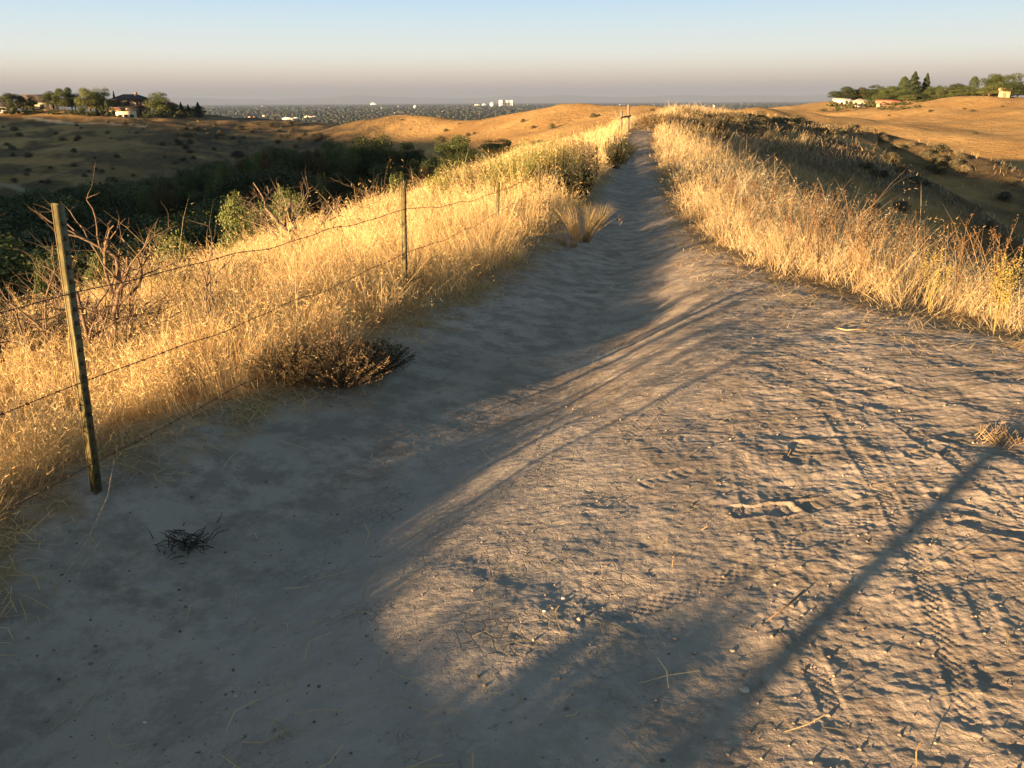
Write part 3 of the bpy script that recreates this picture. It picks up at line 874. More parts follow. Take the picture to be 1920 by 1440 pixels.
def bush(name, loc, rad, hgt, col, n_shoots, per, leaf_l, leaf_w, seed, label, cat, group=None, stemcol=(.12, .09, .06), start=.35, up=.6, stemr=.004, col2=None):
    g = np.random.default_rng(seed)
    Q, T, stems = shoot_leaves(g, n_shoots, rad, hgt, leaf_l, leaf_w, per, start, up)
    c = np.array(col)
    T = T * c
    if col2 is not None:
        k = g.random(len(T)) < .35; T[k] = np.array(col2) * g.uniform(.8, 1.2, (k.sum(), 1))
    t = empty(name, loc, random.uniform(0, 6.28))
    tag(t, label, cat, group)
    link(bpy.data.objects.new('foliage', quads_mesh('foliage', Q, 4, M_LEAF, T)), t)
    m = MB()
    for pl in stems[::max(1, len(stems) // 60)]:
        m.tube(pl, np.linspace(stemr, stemr * .4, len(pl)), 4, stemcol, False)
    m.build('stems', M_WOOD, t)
    return t
def copy_tree(o, parent=None):
    c = o.copy(); C.objects.link(c); c.parent = parent
    for ch in list(o.children):
        copy_tree(ch, c)
    return c
def branchy(m, g, p, d, length, rad, depth, col, wander=.35, up=0.0, seg=5, kids=(2, 3), ratio=.68, droop=0.0):
    pts = [Vector(p)]; rads = [rad]; dd = Vector(d).normalized()
    n = 6
    for i in range(n):
        dd = (dd + Vector((g.uniform(-1, 1), g.uniform(-1, 1), g.uniform(-1, 1))) * wander + Vector((0, 0, up - droop * i / n))).normalized()
        pts.append(pts[-1] + dd * length / n); rads.append(rad * (1 - .42 * (i + 1) / n) if depth else rad * (1 - .85 * (i + 1) / n))
    m.tube(pts, rads, seg if rad > .006 else 4, col, False)
    if depth:
        for k in range(g.randint(*kids)):
            j = g.randint(2, n); a = Vector((g.uniform(-1, 1), g.uniform(-1, 1), g.uniform(-.5, .9))).normalized()
            nd = (dd * .7 + a * .9).normalized()
            branchy(m, g, pts[j], nd, length * ratio * g.uniform(.7, 1.15), rads[j] * .7, depth - 1, col, wander, up, seg, kids, ratio, droop)
def dead_bush(loc, limbs, seed, label, col=(.15, .105, .07), depth=3, wander=.28, name='dead_shrub', ratio=.66, kids=(2, 3), group=None):
    g = random.Random(seed); m = MB()
    for (dx, dy, dz, ln, rd) in limbs:
        branchy(m, g, (g.uniform(-.03, .03), g.uniform(-.03, .03), -.05), (dx, dy, dz), ln, rd, depth, col, wander, .03, 7, kids, ratio)
    o = m.build(name, M_WOOD, None, True, loc)
    tag(o, label, 'dead shrub', group); return o
p, _ = ground_at(200, 700, 2)
dead_bush(p, [(-.25, .2, 1, .85, .026), (.05, .1, 1, .8, .022), (-.15, -.1, 1, .7, .016), (-1, .3, .35, .8, .014), (.6, -.1, .5, .6, .012), (-.8, -.3, .3, .7, .012), (-.9, -.1, .5, .6, .016), (.3, .3, .8, .55, .014), (-.5, .4, .8, .6, .014), (-1, .1, .25, .6, .012), (-.1, .4, 1, .75, .014)], 5,
          'twisted leafless shrub with upright grey limbs just behind the nearest fence post', kids=(3, 4))
p, _ = ground_at(300, 700, 2)
dead_bush(p, [(1, .1, .35, .85, .02), (.8, .5, .5, .7, .016), (.9, -.1, .2, .7, .014), (-.4, .3, .6, .45, .012), (1, .3, .75, .6, .012)], 9,
          'sprawling dead shrub with arching branches crossing the middle wire', wander=.24, kids=(3, 4))
p, _ = ground_at(565, 470, 5)
dead_bush(p, [(-.5, 0, .8, .85, .034), (-.15, .2, 1, .95, .026), (-1, .1, .4, .8, .02), (.3, .2, 1, .9, .022), (-.7, .3, .6, .8, .02), (1, .1, .55, .9, .018), (.7, -.1, .3, .6, .012)], 21,
          'gnarled dead shrub on the brow of the slope in front of a sunlit green tree', depth=4, wander=.30, col=(.17, .125, .09))
p, _ = ground_at(690, 425, 5)
dead_bush(p, [(.9, 0, .5, .7, .012), (-.3, .3, .9, .5, .01), (.8, .2, .3, .5, .008)], 33, 'small dead twigs arching over the brow of the golden slope', depth=3)
# grey-brown shrubs
SB = (.17, .145, .085); GB = (.085, .10, .05); YB = (.25, .25, .075); DK = (.055, .06, .033)
def bush_px(name, px, py, rad, hgt, col, seed, label, cat, n=120, per=26, ll=.035, lw=.009, rfix=None, rmin=2.0, top=None, **kw):
    if rfix:
        d = pix_dir(px, py); x, y = d[0] * rfix, d[1] * rfix; loc = (x, y, H(x, y) - .02)
        if top: hgt = max(.3, (CAM_H + pix_dir(px, top)[2] * rfix - loc[2]) * 1.08)
    else:
        q_, _ = ground_at(px, py, rmin); loc = (q_[0], q_[1], q_[2] - .02)
    return bush(name, loc, rad, hgt, col, n, per, ll, lw, seed, label, cat, **kw)
bush_px('sagebrush', 300, 515, .62, .50, SB, 41, 'grey-brown sagebrush on the brow of the slope right of the nearest fence post', 'shrub', 200, 34, .045, .010, rfix=9.6)
bush_px('sagebrush', 55, 600, .75, .5, SB, 42, 'wide grey sagebrush at the left edge of the view, behind the wires', 'shrub', 220, 34, .04, .010, rfix=7.3)
bush_px('sagebrush', -90, 640, .7, .5, SB, 43, 'grey sagebrush cut by the left edge of the view', 'shrub', 180, 30, .04, .010, rfix=7.0)
bush_px('sagebrush', 640, 722, .34, .30, (.13, .10, .055), 44, 'low dark shrub with tawny tips at the left edge of the dirt path', 'shrub', 330, 40, .018, .005, col2=(.30, .19, .10), start=.12, up=.3)
bush_px('sagebrush', 705, 700, .27, .22, (.07, .065, .04), 45, 'low blackish shrub leaning onto the dirt, right of the tawny one', 'shrub', 260, 34, .016, .005, start=.1, up=.3)
bush_px('sagebrush', 560, 715, .30, .28, (.16, .12, .06), 46, 'brown shrub in the grass foot, left of the tawny low shrub', 'shrub', 240, 34, .02, .005, start=.1, up=.35)
for k, (px, rf, rd, hg, col, lab) in enumerate([
    (855, 17, .65, 312, YB, 'leftmost yellow-green rabbitbrush on the brow above the dark trees'),
    (905, 16, .7, 298, (.27, .22, .10), 'pale rabbitbrush on the brow, between the leftmost one and the tall ones'),
    (960, 15.5, .7, 290, YB, 'yellow rabbitbrush behind the third fence post'),
    (1005, 17.5, .75, 266, YB, 'tall yellow-green rabbitbrush highest on the left brow'),
    (1045, 17, .6, 258, (.24, .215, .08), 'tall rabbitbrush beside the dark sagebrush'),
    (1082, 20, .6, 262, (.17, .14, .09), 'grey twiggy shrub behind the dark sagebrush')]):
    bush_px('rabbitbrush', px, 400, rd, hg, col, 60 + k, lab, 'shrub', 260, 44, .05, .011, rfix=rf, top=hg, up=.75, start=.45, group='rabbitbrush on the brow left of the fence')
bush_px('sagebrush', 1075, 400, .42, .62, DK, 70, 'dark olive sagebrush standing left of the narrow path', 'shrub', 200, 40, .05, .016, rfix=15.2, top=303)
bush_px('sagebrush', 1152, 400, .45, .55, DK, 71, 'dark sagebrush leaning over the left edge of the narrow path', 'shrub', 150, 34, .05, .016, rfix=24.0, top=262)
bush_px('sagebrush', 1168, 400, .5, .6, DK, 72, 'small dark sagebrush where the path narrows, beyond the leaning one', 'shrub', 110, 30, .05, .014, rfix=30.0)
bush_px('sagebrush', 1105, 400, .6, .5, (.15, .12, .075), 73, 'grey shrub in the grass left of the far fence posts', 'shrub', 120, 30, .05, .012, rfix=30.0)
bush_px('sagebrush', 1212, 400, 1.0, .9, (.20, .15, .075), 74, 'rounded brown brush closing the end of the visible path', 'shrub', 200, 34, .07, .014, rfix=47.0)
bush_px('sagebrush', 1250, 400, .9, .7, (.13, .10, .055), 75, 'dark brown brush right of the end of the path', 'shrub', 160, 34, .07, .014, rfix=50.0)
for k, (px, rf, rd, hg) in enumerate([(1285, 44, .8, .7), (1305, 50, 1.0, .8), (1330, 53, 1.0, .8), (1275, 56, 1.1, .7), (1355, 57, 1.1, .8)]):
    bush_px('sagebrush', px, 400, rd, hg, (.13, .105, .06), 80 + k, 'brown sagebrush on the ridge right of the far path', 'shrub', 110, 28, .07, .016, rfix=rf, group='brown sagebrush right of the far path')
# unseen bushes added behind the viewer's left shoulder to help shade the near dirt
for k, (x, y, rd, hg) in enumerate([(-2.9, -1.5, .45, .30), (-3.4, -3.2, .5, .45)]):
    bush('sagebrush', (x, y, H(x, y) - .02), rd, hg, SB, 230, 30, .04, .014, 90 + k, 'unseen sagebrush added to shade the near dirt', 'shrub', 'unseen sagebrush added for shade')
# bunch of stiff grass standing in the path edge
def tuft(name, loc, n, hgt, spread, col, seed, label, cat, w=.004, heads=0, headcol=(.30, .19, .11), group=None):
    g = np.random.default_rng(seed)
    a = g.uniform(0, 2 * math.pi, n); rr = np.sqrt(g.random(n)) * spread * .35
    V, tip, mid = blades(np.cos(a) * rr, np.sin(a) * rr, np.full(n, -.02), hgt * g.uniform(.45, 1.1, n), np.full(n, w), math.pi / 2 - a, np.abs(g.normal(.12, .18, n)) * spread / .2, None, .2, seed=seed)
    tint = np.array(col) * g.uniform(.7, 1.2, n)[:, None]
    eV = eT = None
    if heads:
        eV = []; 
        for j in range(heads):
            q_ = tip[g.integers(0, n)] * np.array([1, 1, .95])
            for u in range(26):
                c = q_ + g.normal(0, .012, 3) + np.array([0, 0, g.uniform(-.10, .02)])
                d1 = g.normal(0, .011, 3); d2 = g.normal(0, .011, 3)
                eV.append([c, c + d1, c + d2])
        eV = np.array(eV); eT = np.array(headcol) * g.uniform(.7, 1.3, (len(eV), 1))
    o = blades_mesh(name, V, tint, eV, eT); o.location = loc
    tag(o, label, cat, group); return o
p, _ = ground_at(1090, 452, 3); tuft('bunch_grass', p, 420, .52, .30, (.40, .30, .15), 101, 'stiff bunch of dry grass standing in the left half of the dirt path', 'grass clump', heads=3)
p, _ = ground_at(1118, 425, 3); tuft('bunch_grass', p, 260, .42, .28, (.33, .27, .14), 102, 'shorter dry bunch right behind the stiff one in the dirt path', 'grass clump')
p, _ = ground_at(1066, 462, 3); tuft('bunch_grass', p, 150, .26, .3, (.30, .22, .12), 103, 'low dry bunch left of the stiff one in the dirt path', 'grass clump', heads=1)
# stalks with seed heads, and yellow weeds, in the right-hand grass
def weed(px, py, rf, hgt, n, seed, label, yellow=False):
    g = random.Random(seed); m = MB()
    col = (.24, .15, .075) if not yellow else (.30, .25, .08); hc = (.20, .12, .06) if not yellow else (.42, .33, .09)
    for s in range(n):
        a = g.uniform(0, 6.28); h = hgt * g.uniform(.65, 1.1); ln = g.uniform(.05, .35)
        pts = [Vector((math.cos(a) * ln * h * t * t, math.sin(a) * ln * h * t * t, h * t)) for t in (0, .3, .6, .8, 1)]
        m.tube(pts, [.0035, .003, .0026, .002, .0014], 4, col, False)
        tips = [pts[-1]]
        for b in range(g.randint(2, 5)):
            t = g.uniform(.55, .92); k = min(3, int(t * 4)); q_ = pts[k].lerp(pts[k + 1], .5)
            e = q_ + Vector((g.uniform(-.06, .06), g.uniform(-.06, .06), g.uniform(.05, .12)))
            m.tube([q_, e], [.0016, .001], 3, col, False); tips.append(e)
        for e in tips:
            for u in range(7 if not yellow else 9):
                c = e + Vector((g.gauss(0, .007), g.gauss(0, .007), g.gauss(0, .012 if not yellow else .03)))
                r_ = .0055
                v = [c + Vector((g.gauss(0, r_), g.gauss(0, r_), g.gauss(0, r_))) for _ in range(4)]
                m.add(v, [(0, 1, 2), (0, 2, 3), (0, 3, 1), (1, 3, 2)], hc)
    d = pix_dir(px, py); x, y = d[0] * rf, d[1] * rf
    o = m.build('dried_weed' if not yellow else 'yellow_weed', M_GRASS, None, False, (x, y, H(x, y)))
    tag(o, label, 'weed', 'dried weeds standing in the grass' if not yellow else 'yellow weeds at the right edge')
for k, (px, rf, hh) in enumerate([(1480, 9.0, .72), (1515, 8.6, .74), (1600, 8.2, .74), (1560, 9.2, .76), (1640, 8.6, .7), (1690, 8.0, .7), (1365, 12, .75), (1745, 8.0, .66), (1810, 7.0, .62), (1885, 6.6, .62), (1440, 12, .8), (1400, 10, .7), (1540, 8.0, .6), (1620, 7.4, .55)]):
    weed(px, 450, rf, hh, 8, 120 + k, ['cluster of tall brown seed stalks above the grass right of the path'][0])
for k, (x, y) in enumerate([(-2.15, 1.9), (-2.3, 2.25), (-2.1, 1.45), (-2.45, 1.75), (-2.35, 2.6), (-2.6, 2.3), (-2.3, .9), (-2.6, 1.2), (-2.25, 3.1), (-2.5, 2.9), (-2.7, 1.8), (-2.15, 2.4)]):  # unseen weeds added to streak the path with their shadows
    q_ = math.hypot(x, y); pxx = 960 + FPX * x / (math.cos(PITCH) * y + math.sin(PITCH) * 1.55)
    weed(0, 450, q_, .62, 9, 160 + k, 'unseen dry stalks added by the fence for shadow streaks on the dirt')
    o_ = C.objects[-1]; o_.location = (x, y, H(x, y))
weed(1868, 600, 5.6, .36, 6, 140, 'yellow-flowered weed in the grass at the right edge, nearest of the three', True)
weed(1745, 560, 6.3, .38, 5, 141, 'yellow-flowered weed leaning out of the bright grass clump', True)
weed(1895, 560, 6.1, .38, 5, 142, 'yellow-flowered weed behind the nearest one at the right edge', True)
# fallen stalks and litter on the near dirt
def stalk(pts, r, label, col=(.45, .35, .21), name='fallen_stalk'):
    P = []
    for (a, b, zz) in pts:
        x, y = onplane(a, b, 0.0); P.append((x, y, H(x, y) + zz))
    m = MB(); m.tube(P, np.linspace(r, r * .5, len(P)), 5, col); o = m.build(name, M_WOOD, None, True)
    tag(o, label, 'stalk'); return o
stalk([(222, 905, .10), (205, 945, .06), (160, 1010, .03), (120, 1055, .012), (93, 1083, .006)], .0030, 'long pale dry stalk leaning from the post foot down onto the dirt')
stalk([(185, 1005, .03), (165, 1020, .01), (130, 1070, .006)], .0022, 'shorter pale stalk crossing the long one near the post foot')
stalk([(165, 1240, .008), (130, 1275, .012), (80, 1308, .006)], .0024, 'thin curved stalk lying on the shaded dirt at the lower left')
stalk([(437, 1050, .008), (431, 1090, .006)], .0016, 'short upright-looking straw lying alone on the shaded dirt')
stalk([(1495, 1205, .010), (1460, 1236, .010), (1430, 1256, .005)], .0028, 'brown twig lying on the sunlit dirt beside the pole shadow', (.25, .14, .08), 'twig')
stalk([(1560, 655, .012), (1580, 665, .02), (1622, 662, .012)], .006, 'forked dry twig on the straw at the right edge of the dirt', (.40, .28, .16), 'twig')
x, y = onplane(345, 985, 0); g = random.Random(4); m = MB()
for k in range(95):
    a = g.uniform(0, 6.28); q_ = Vector((g.gauss(0, .05), g.gauss(0, .04), abs(g.gauss(0.02, .02))))
    e = q_ + Vector((math.cos(a) * g.uniform(.03, .08), math.sin(a) * g.uniform(.03, .07), g.uniform(-.01, .04)))
    e.z = max(e.z, .004)
    m.tube([q_, q_.lerp(e, .5) + Vector((g.gauss(0, .008), g.gauss(0, .008), .006)), e], [.0022, .0018, .0009], 4, (.055, .045, .035), False)
tag(m.build('twig_tangle', M_WOOD, None, False, (x, y, H(x, y))), 'small dark tangle of dry roots lying on the shaded dirt', 'debris')
x, y = onplane(1870, 878, .1); g = random.Random(14); m = MB()
for k in range(70):
    a = g.uniform(0, 6.28); q_ = Vector((g.gauss(0, .06), g.gauss(0, .04), 0)); e = q_ + Vector((math.cos(a) * g.uniform(.02, .07), math.sin(a) * g.uniform(.02, .07), g.uniform(.01, .06)))
    m.tube([q_, e], [.002, .0008], 4, (.30, .21, .11), False)
tag(m.build('twig_tangle', M_WOOD, None, False, (x, y, H(x, y))), 'flattened tuft of dry stems on the sunlit dirt at the right edge', 'debris')
for (px, py, s_, lab, col) in [(1387, 1378, .014, 'pale angular pebble at the bottom edge, largest on the path', (.48, .42, .34)), (1055, 1183, .007, 'small white pebble beside the shade edge', (.6, .57, .5)),
                               (1020, 1212, .006, 'small white pebble just left of the sunlit wedge', (.6, .57, .5)), (1366, 1295, .009, 'pale flat pebble in the small dark hollow', (.42, .38, .32)),
                               (258, 1284, .007, 'white pebble on the shaded dirt at the lower left', (.55, .53, .5)), (436, 1262, .006, 'light pebble on the shaded dirt beside tyre marks', (.5, .48, .45)),
                               (1295, 1297, .008, 'rough tan pebble in the small dark hollow', (.35, .29, .22))]:
    x, y = onplane(px, py, .02); g = random.Random(px); m = MB()
    ring = []
    for lv, (rz, rr) in enumerate([(-.5, .7), (.1, 1.0), (.6, .65)]):
        ring += [Vector((math.cos(k * 6.283 / 7 + lv) * rr * g.uniform(.8, 1.2), math.sin(k * 6.283 / 7 + lv) * rr * .75 * g.uniform(.8, 1.2), rz * .7)) * s_ for k in range(7)]
    f = []
    for lv in range(2):
        for k in range(7): f.append((lv * 7 + k, lv * 7 + (k + 1) % 7, (lv + 1) * 7 + (k + 1) % 7, (lv + 1) * 7 + k))
    f.append(tuple(14 + k for k in range(7)))
    m.add(ring, f, col)
    zz = float(H_fine(np.array([x]), np.array([y]))[0])
    tag(m.build('pebble', M_STONE, None, False, (x, y, zz + s_ * .25)), lab, 'pebble', 'pebbles on the dirt path')

# ---- trees
def tree_meshes(kind, seed):
    """unit-height tree: crown width about cw; returns crown mesh, trunk mesh"""
    g = np.random.default_rng(seed); gg = random.Random(seed)
    spec = {'round': dict(cw=.80, lobes=26, leaf=.021, n=15000, z0=.05, col=(.072, .092, .028)),
            'dark': dict(cw=.75, lobes=24, leaf=.021, n=14000, z0=.05, col=(.040, .056, .020)),
            'olive': dict(cw=.72, lobes=24, leaf=.020, n=14000, z0=.05, col=(.125, .145, .045)),
            'rusty': dict(cw=.78, lobes=22, leaf=.021, n=13000, z0=.05, col=(.080, .056, .024)),
            'ragged': dict(cw=.85, lobes=17, leaf=.021, n=11000, z0=.10, col=(.056, .070, .030)),
            'conifer': dict(cw=.42, lobes=0, leaf=.021, n=9000, z0=.06, col=(.035, .05, .025)),
            'poplar': dict(cw=.26, lobes=0, leaf=.020, n=4500, z0=.05, col=(.06, .085, .03)),
            'hedge': dict(cw=1.9, lobes=26, leaf=.06, n=4500, z0=.0, col=(.065, .08, .03))}[kind]
    n = spec['n']; col = np.array(spec['col'])
    if spec['lobes']:
        # lobes spread through an egg shaped crown
        L_ = []
        while len(L_) < spec['lobes']:
            p = g.uniform(-1, 1, 3)
            if np.linalg.norm(p) < 1 and np.linalg.norm(p) > .35:
                z = (p[2] + 1) / 2
                wid = 1.0 if z < .55 else 1 - (z - .55) * .75
                rad = g.uniform(.10, .19)
                L_.append((p[0] * spec['cw'] * .40 * wid, p[1] * spec['cw'] * .40 * wid, spec['z0'] + rad * .6 + z * (1 - spec['z0'] - rad * 1.5), rad, g.uniform(.7, 1.3)))
        L_ = np.array(L_)
        w = L_[:, 3] ** 2; k = g.choice(len(L_), n, p=w / w.sum())
        d = g.normal(0, 1, (n, 3)); d[:, 2] = np.where(d[:, 2] < -.2, -d[:, 2] * .5, d[:, 2]); d /= np.linalg.norm(d, axis=1)[:, None]
        if kind in ('olive', 'round'):      # short upright shoots break up the outline
            sh = fbm(d[:, 0] * 3 + k * 7.3, d[:, 1] * 3 + d[:, 2] * 3, .7, 2, seed)
        else:
            sh = fbm(d[:, 0] * 3 + k * 5.1, d[:, 1] * 3 + d[:, 2] * 3, .9, 2, seed)
        rr = L_[k, 3] * (0.62 + .38 * g.random(n) ** .6 + .30 * sh)
        P = L_[k, :3] + d * rr[:, None] * np.array([1, 1, 1.1])
        tint = col * (L_[k, 4] * (1 + .45 * sh) * g.uniform(.75, 1.25, n))[:, None]
    else:
        z = g.random(n) ** .85; a = g.uniform(0, 2 * math.pi, n)
        prof = (1 - z) ** .8 if kind == 'conifer' else np.sin(np.clip(z * .97 + .03, 0, 1) * math.pi) ** .55
        tier = .72 + .28 * np.sin(z * 40 + 2 * np.sin(a * 3)) if kind == 'conifer' else .85 + .2 * fbm(a * 1.5, z * 8, 1, 2, seed)
        rr = spec['cw'] * .5 * prof * tier * (0.45 + .55 * g.random(n) ** .5) * (1 + .25 * fbm(a * 2, z * 10, 1, 2, seed + 1))
        P = np.stack([np.cos(a) * rr, np.sin(a) * rr, spec['z0'] + z * (1 - spec['z0'])], 1)
        d = np.stack([np.cos(a), np.sin(a), np.full(n, .3)], 1)
        tint = col * (g.uniform(.7, 1.3, n) * (1 + .3 * fbm(a * 2, z * 7, 1, 2, seed + 2)))[:, None]
    nr = d + g.normal(0, .6, (n, 3)); nr /= np.linalg.norm(nr, axis=1)[:, None]
    u = np.cross(nr, g.normal(0, 1, (n, 3))); u /= np.linalg.norm(u, axis=1)[:, None]; v = np.cross(nr, u)
    s_ = (spec['leaf'] * .5 * g.uniform(.6, 1.4, n))[:, None]
    Q = np.stack([P - u * s_, P - v * s_ * .7, P + u * s_, P + v * s_ * .7], 1)
    crown = quads_mesh('crown', Q, 4, M_LEAF, tint)
    m = MB(); th = .5 if spec['lobes'] else .9
    m.tube([(0, 0, -.12), (0.01, 0, th * .5), (0.0, 0.01, th)], [.028, .02, .008], 7, (.11, .085, .06))
    if spec['lobes']:
        for li in range(0, len(L_), 2):
            e = Vector(L_[li, :3]); b = Vector((0, 0, max(.12, e.z * .5)))
            m.tube([b, b.lerp(e, .5) + Vector((0, 0, -.02)), e], [.012, .008, .003], 5, (.11, .085, .06), False)
    return crown, m.mesh('trunk', M_WOOD, True)
TREE_PROTO = {}
KIND_TEXT = {'round': 'full green leafy tree', 'dark': 'dark leafy tree', 'olive': 'pale olive-green leafy tree', 'rusty': 'rust-tinged leafy tree', 'ragged': 'open ragged green tree',
             'conifer': 'pointed dark conifer', 'poplar': 'narrow upright poplar', 'hedge': 'low rounded hedge shrub'}
def tree(kind, x, y, z, h, label, group=None, widen=1.0, name=None, cat='tree', variant=None):
    v = variant if variant is not None else random.randint(0, 1)
    key = (kind, v)
    if key not in TREE_PROTO: TREE_PROTO[key] = tree_meshes(kind, 500 + 31 * v + len(kind) * 7)
    cm, tm = TREE_PROTO[key]
    nm = name or {'conifer': 'conifer', 'poplar': 'poplar_tree', 'hedge': 'hedge_shrub'}.get(kind, 'leafy_tree')
    o = empty(nm, (x, y, z), random.uniform(0, 6.28)); o.scale = (h * widen, h * widen, h)
    tag(o, label, cat, group)
    link(bpy.data.objects.new('crown', cm), o)
    if kind != 'hedge': link(bpy.data.objects.new('trunk', tm), o)
    return o
def tree_px(kind, px, pytop, r, label, group=None, width_px=None, extra=0.0, **kw):
    d = pix_dir(px, pytop); x, y = d[0] * r, d[1] * r
    g0 = H(x, y) - .1; ztop = CAM_H + d[2] * r; h = max(ztop - g0, 1.0)
    cw = {'round': .9, 'dark': .85, 'olive': .82, 'rusty': .88, 'ragged': .95, 'conifer': .42, 'poplar': .26, 'hedge': 1.9}[kind]
    wd = 1.0
    if width_px: wd = (width_px / FPX * r) / (cw * h)
    return tree(kind, x, y, g0, h, label, group, wd, **kw)
# big crowns that stand out over the gully
for kind, px, pt, r, wpx, lab in [
    ('round', 845, 243, 118, 112, 'big rounded sunlit tree, highest crown right of the middle of the gully'),
    ('round', 690, 239, 122, 118, 'broad sunlit tree second to the left of the big rounded crown'),
    ('round', 615, 248, 132, 62, 'small-crowned sunlit tree at the left end of the tree line, below the orange hill'),
    ('olive', 655, 256, 118, 60, 'yellowish sunlit tree between the broad tree and the left end of the tree line'),
    ('dark', 760, 262, 128, 60, 'dark tree filling the gap between the broad tree and the big rounded one'),
    ('dark', 930, 258, 125, 90, 'dark shaded tree right of the big rounded crown'),
    ('olive', 975, 262, 98, 58, 'olive tree just behind the tall rabbitbrush'),
    ('dark', 1010, 260, 110, 60, 'dark tree behind the tall rabbitbrush, at the right end of the tree line'),
    ('olive', 448, 337, 33, 120, 'bright green sunlit tree with upright shoots behind the gnarled dead shrub'),
    ('olive', 515, 328, 38, 105, 'sunlit green tree directly behind the gnarled dead shrub'),
    ('olive', 545, 350, 31, 80, 'low olive tree showing through the branches of the gnarled dead shrub'),
    ('olive', 320, 408, 29, 110, 'sunlit olive tree below the slope, left of the bright green one'),
    ('olive', 178, 440, 27, 60, 'olive tree top just right of the nearest post head'),
    ('round', 75, 452, 28, 70, 'green tree top left of the nearest post'),
    ('olive', 600, 305, 85, 30, 'small pale-topped tree in the dark middle of the gully'),
    ('rusty', 560, 310, 84, 60, 'rust-tinged tree in the dark middle of the gully'),
    ('rusty', 788, 300, 92, 60, 'rust-tinged tree below the big rounded crown'),
    ('olive', 745, 305, 75, 46, 'olive tree top close under the big rounded crown'),
    ('olive', 870, 290, 60, 44, 'bushy olive tree top left of the rabbitbrush'),
    ('olive', 950, 285, 70, 60, 'olive tree top showing between the rabbitbrush')]:
    tree_px(kind, px, pt, r, lab, 'trees in the gully', wpx)
for k in range(30):
    px = 255 + k * 17.5; gt_ = random.Random(900 + k)
    py = np.interp(px, [200, 280, 350, 420, 480, 560, 700, 800], [345, 326, 306, 284, 268, 254, 254, 268]) + gt_.uniform(-4, 14)
    tree_px(gt_.choice(['dark', 'round', 'round', 'olive', 'ragged', 'rusty']), px, py, np.interp(px, [250, 420, 700], [88, 105, 125]) + gt_.uniform(-7, 7), 'crown in the upper row of the gully wood, against the shaded hill', 'upper row of the gully wood', gt_.uniform(38, 66))
ENV = [(-500, 420), (-100, 380), (0, 345), (100, 335), (200, 330), (280, 318), (350, 300), (420, 280), (480, 262), (560, 250), (700, 250), (880, 262), (1000, 262), (1060, 262)]
ga = random.Random(77); n_t = 0; tries = 0
TXY = []
while n_t < 230 and tries < 12000:
    tries += 1
    px = ga.uniform(-350, 1040); r = 38 * (150 / 38) ** ga.random()
    d = pix_dir(px, 400); x, y = d[0] * r, d[1] * r
    g0 = H(x, y)
    if g0 > (-7.0 if px < 300 else -5.0 if px < 420 else -3.5): continue
    top = pix_dir(px, np.interp(px, [e[0] for e in ENV], [e[1] for e in ENV]) + ga.uniform(3, 30))
    maxh = min(CAM_H + top[2] * r, (-4.6 - .098 * ((x + y) * .7071 - 22)) if r < (85 if 280 < px < 560 else 95) or px < 280 else 99) - g0 + ga.uniform(-.6, .5)
    h = min(ga.uniform(6.5, 11.0) if px < 560 else ga.uniform(4, 9), maxh)
    if h < 2.2: continue
    if any((x - a) ** 2 + (y - b) ** 2 < (2.0 + r * .010) ** 2 for a, b in TXY): continue
    TXY.append((x, y)); n_t += 1
    kind = ga.choices(['dark', 'round', 'rusty', 'ragged', 'olive'], [.36, .24, .10, .16, .14])[0]
    tree(kind, x, y, g0 - .1, h, {'dark': 'dark shaded leafy tree in the depth of the gully', 'round': 'rounded green tree in the shaded gully', 'rusty': 'rust-tinged tree in the shaded gully',
         'ragged': 'open ragged tree in the shaded gully', 'olive': 'olive-leaved tree in the shaded gully'}[kind], {'dark': 'dark trees in the gully', 'round': 'green trees in the gully', 'rusty': 'rusty trees in the gully',
         'ragged': 'ragged trees in the gully', 'olive': 'olive trees in the gully'}[kind], ga.uniform(1.0, 1.35))
# low brush on the far slopes, each a bush of its own
def small_bush_mesh(seed, col):
    g = np.random.default_rng(seed); n = 900
    a = g.uniform(0, 2 * math.pi, n); z = g.random(n) ** .7; rr = .5 * np.sqrt(1 - (z * .95) ** 2) * (.5 + .5 * g.random(n)) * (1 + .35 * fbm(a * 1.3, z * 3, 1, 2, seed))
    P = np.stack([np.cos(a) * rr, np.sin(a) * rr, z * .55], 1); nr = np.stack([np.cos(a), np.sin(a), z], 1) + g.normal(0, .6, (n, 3)); nr /= np.linalg.norm(nr, axis=1)[:, None]
    u = np.cross(nr, g.normal(0, 1, (n, 3))); u /= np.linalg.norm(u, axis=1)[:, None]; v = np.cross(nr, u); s_ = (.034 * g.uniform(.6, 1.3, n))[:, None]
    j = g.integers(0, n, 60)                      # twigs from the root out to the leaves
    o_ = g.normal(0, .012, (60, 3)); z0 = np.zeros((60, 3))
    tw = np.stack([z0 + o_, z0 - o_, P[j] - o_ * .3, P[j] + o_ * .3], 1)
    lv = np.stack([P - u * s_, P - v * s_ * .6, P + u * s_, P + v * s_ * .6], 1)
    T = np.concatenate([np.array(col) * g.uniform(.7, 1.3, n)[:, None], np.tile(np.array([(.08, .06, .045)]), (60, 1))])
    return quads_mesh('sagebrush', np.concatenate([lv, tw]), 4, M_LEAF, T)
SBM = [small_bush_mesh(700, (.07, .065, .04)), small_bush_mesh(701, (.09, .08, .045)), small_bush_mesh(702, (.20, .165, .09)), small_bush_mesh(703, (.12, .11, .06))]
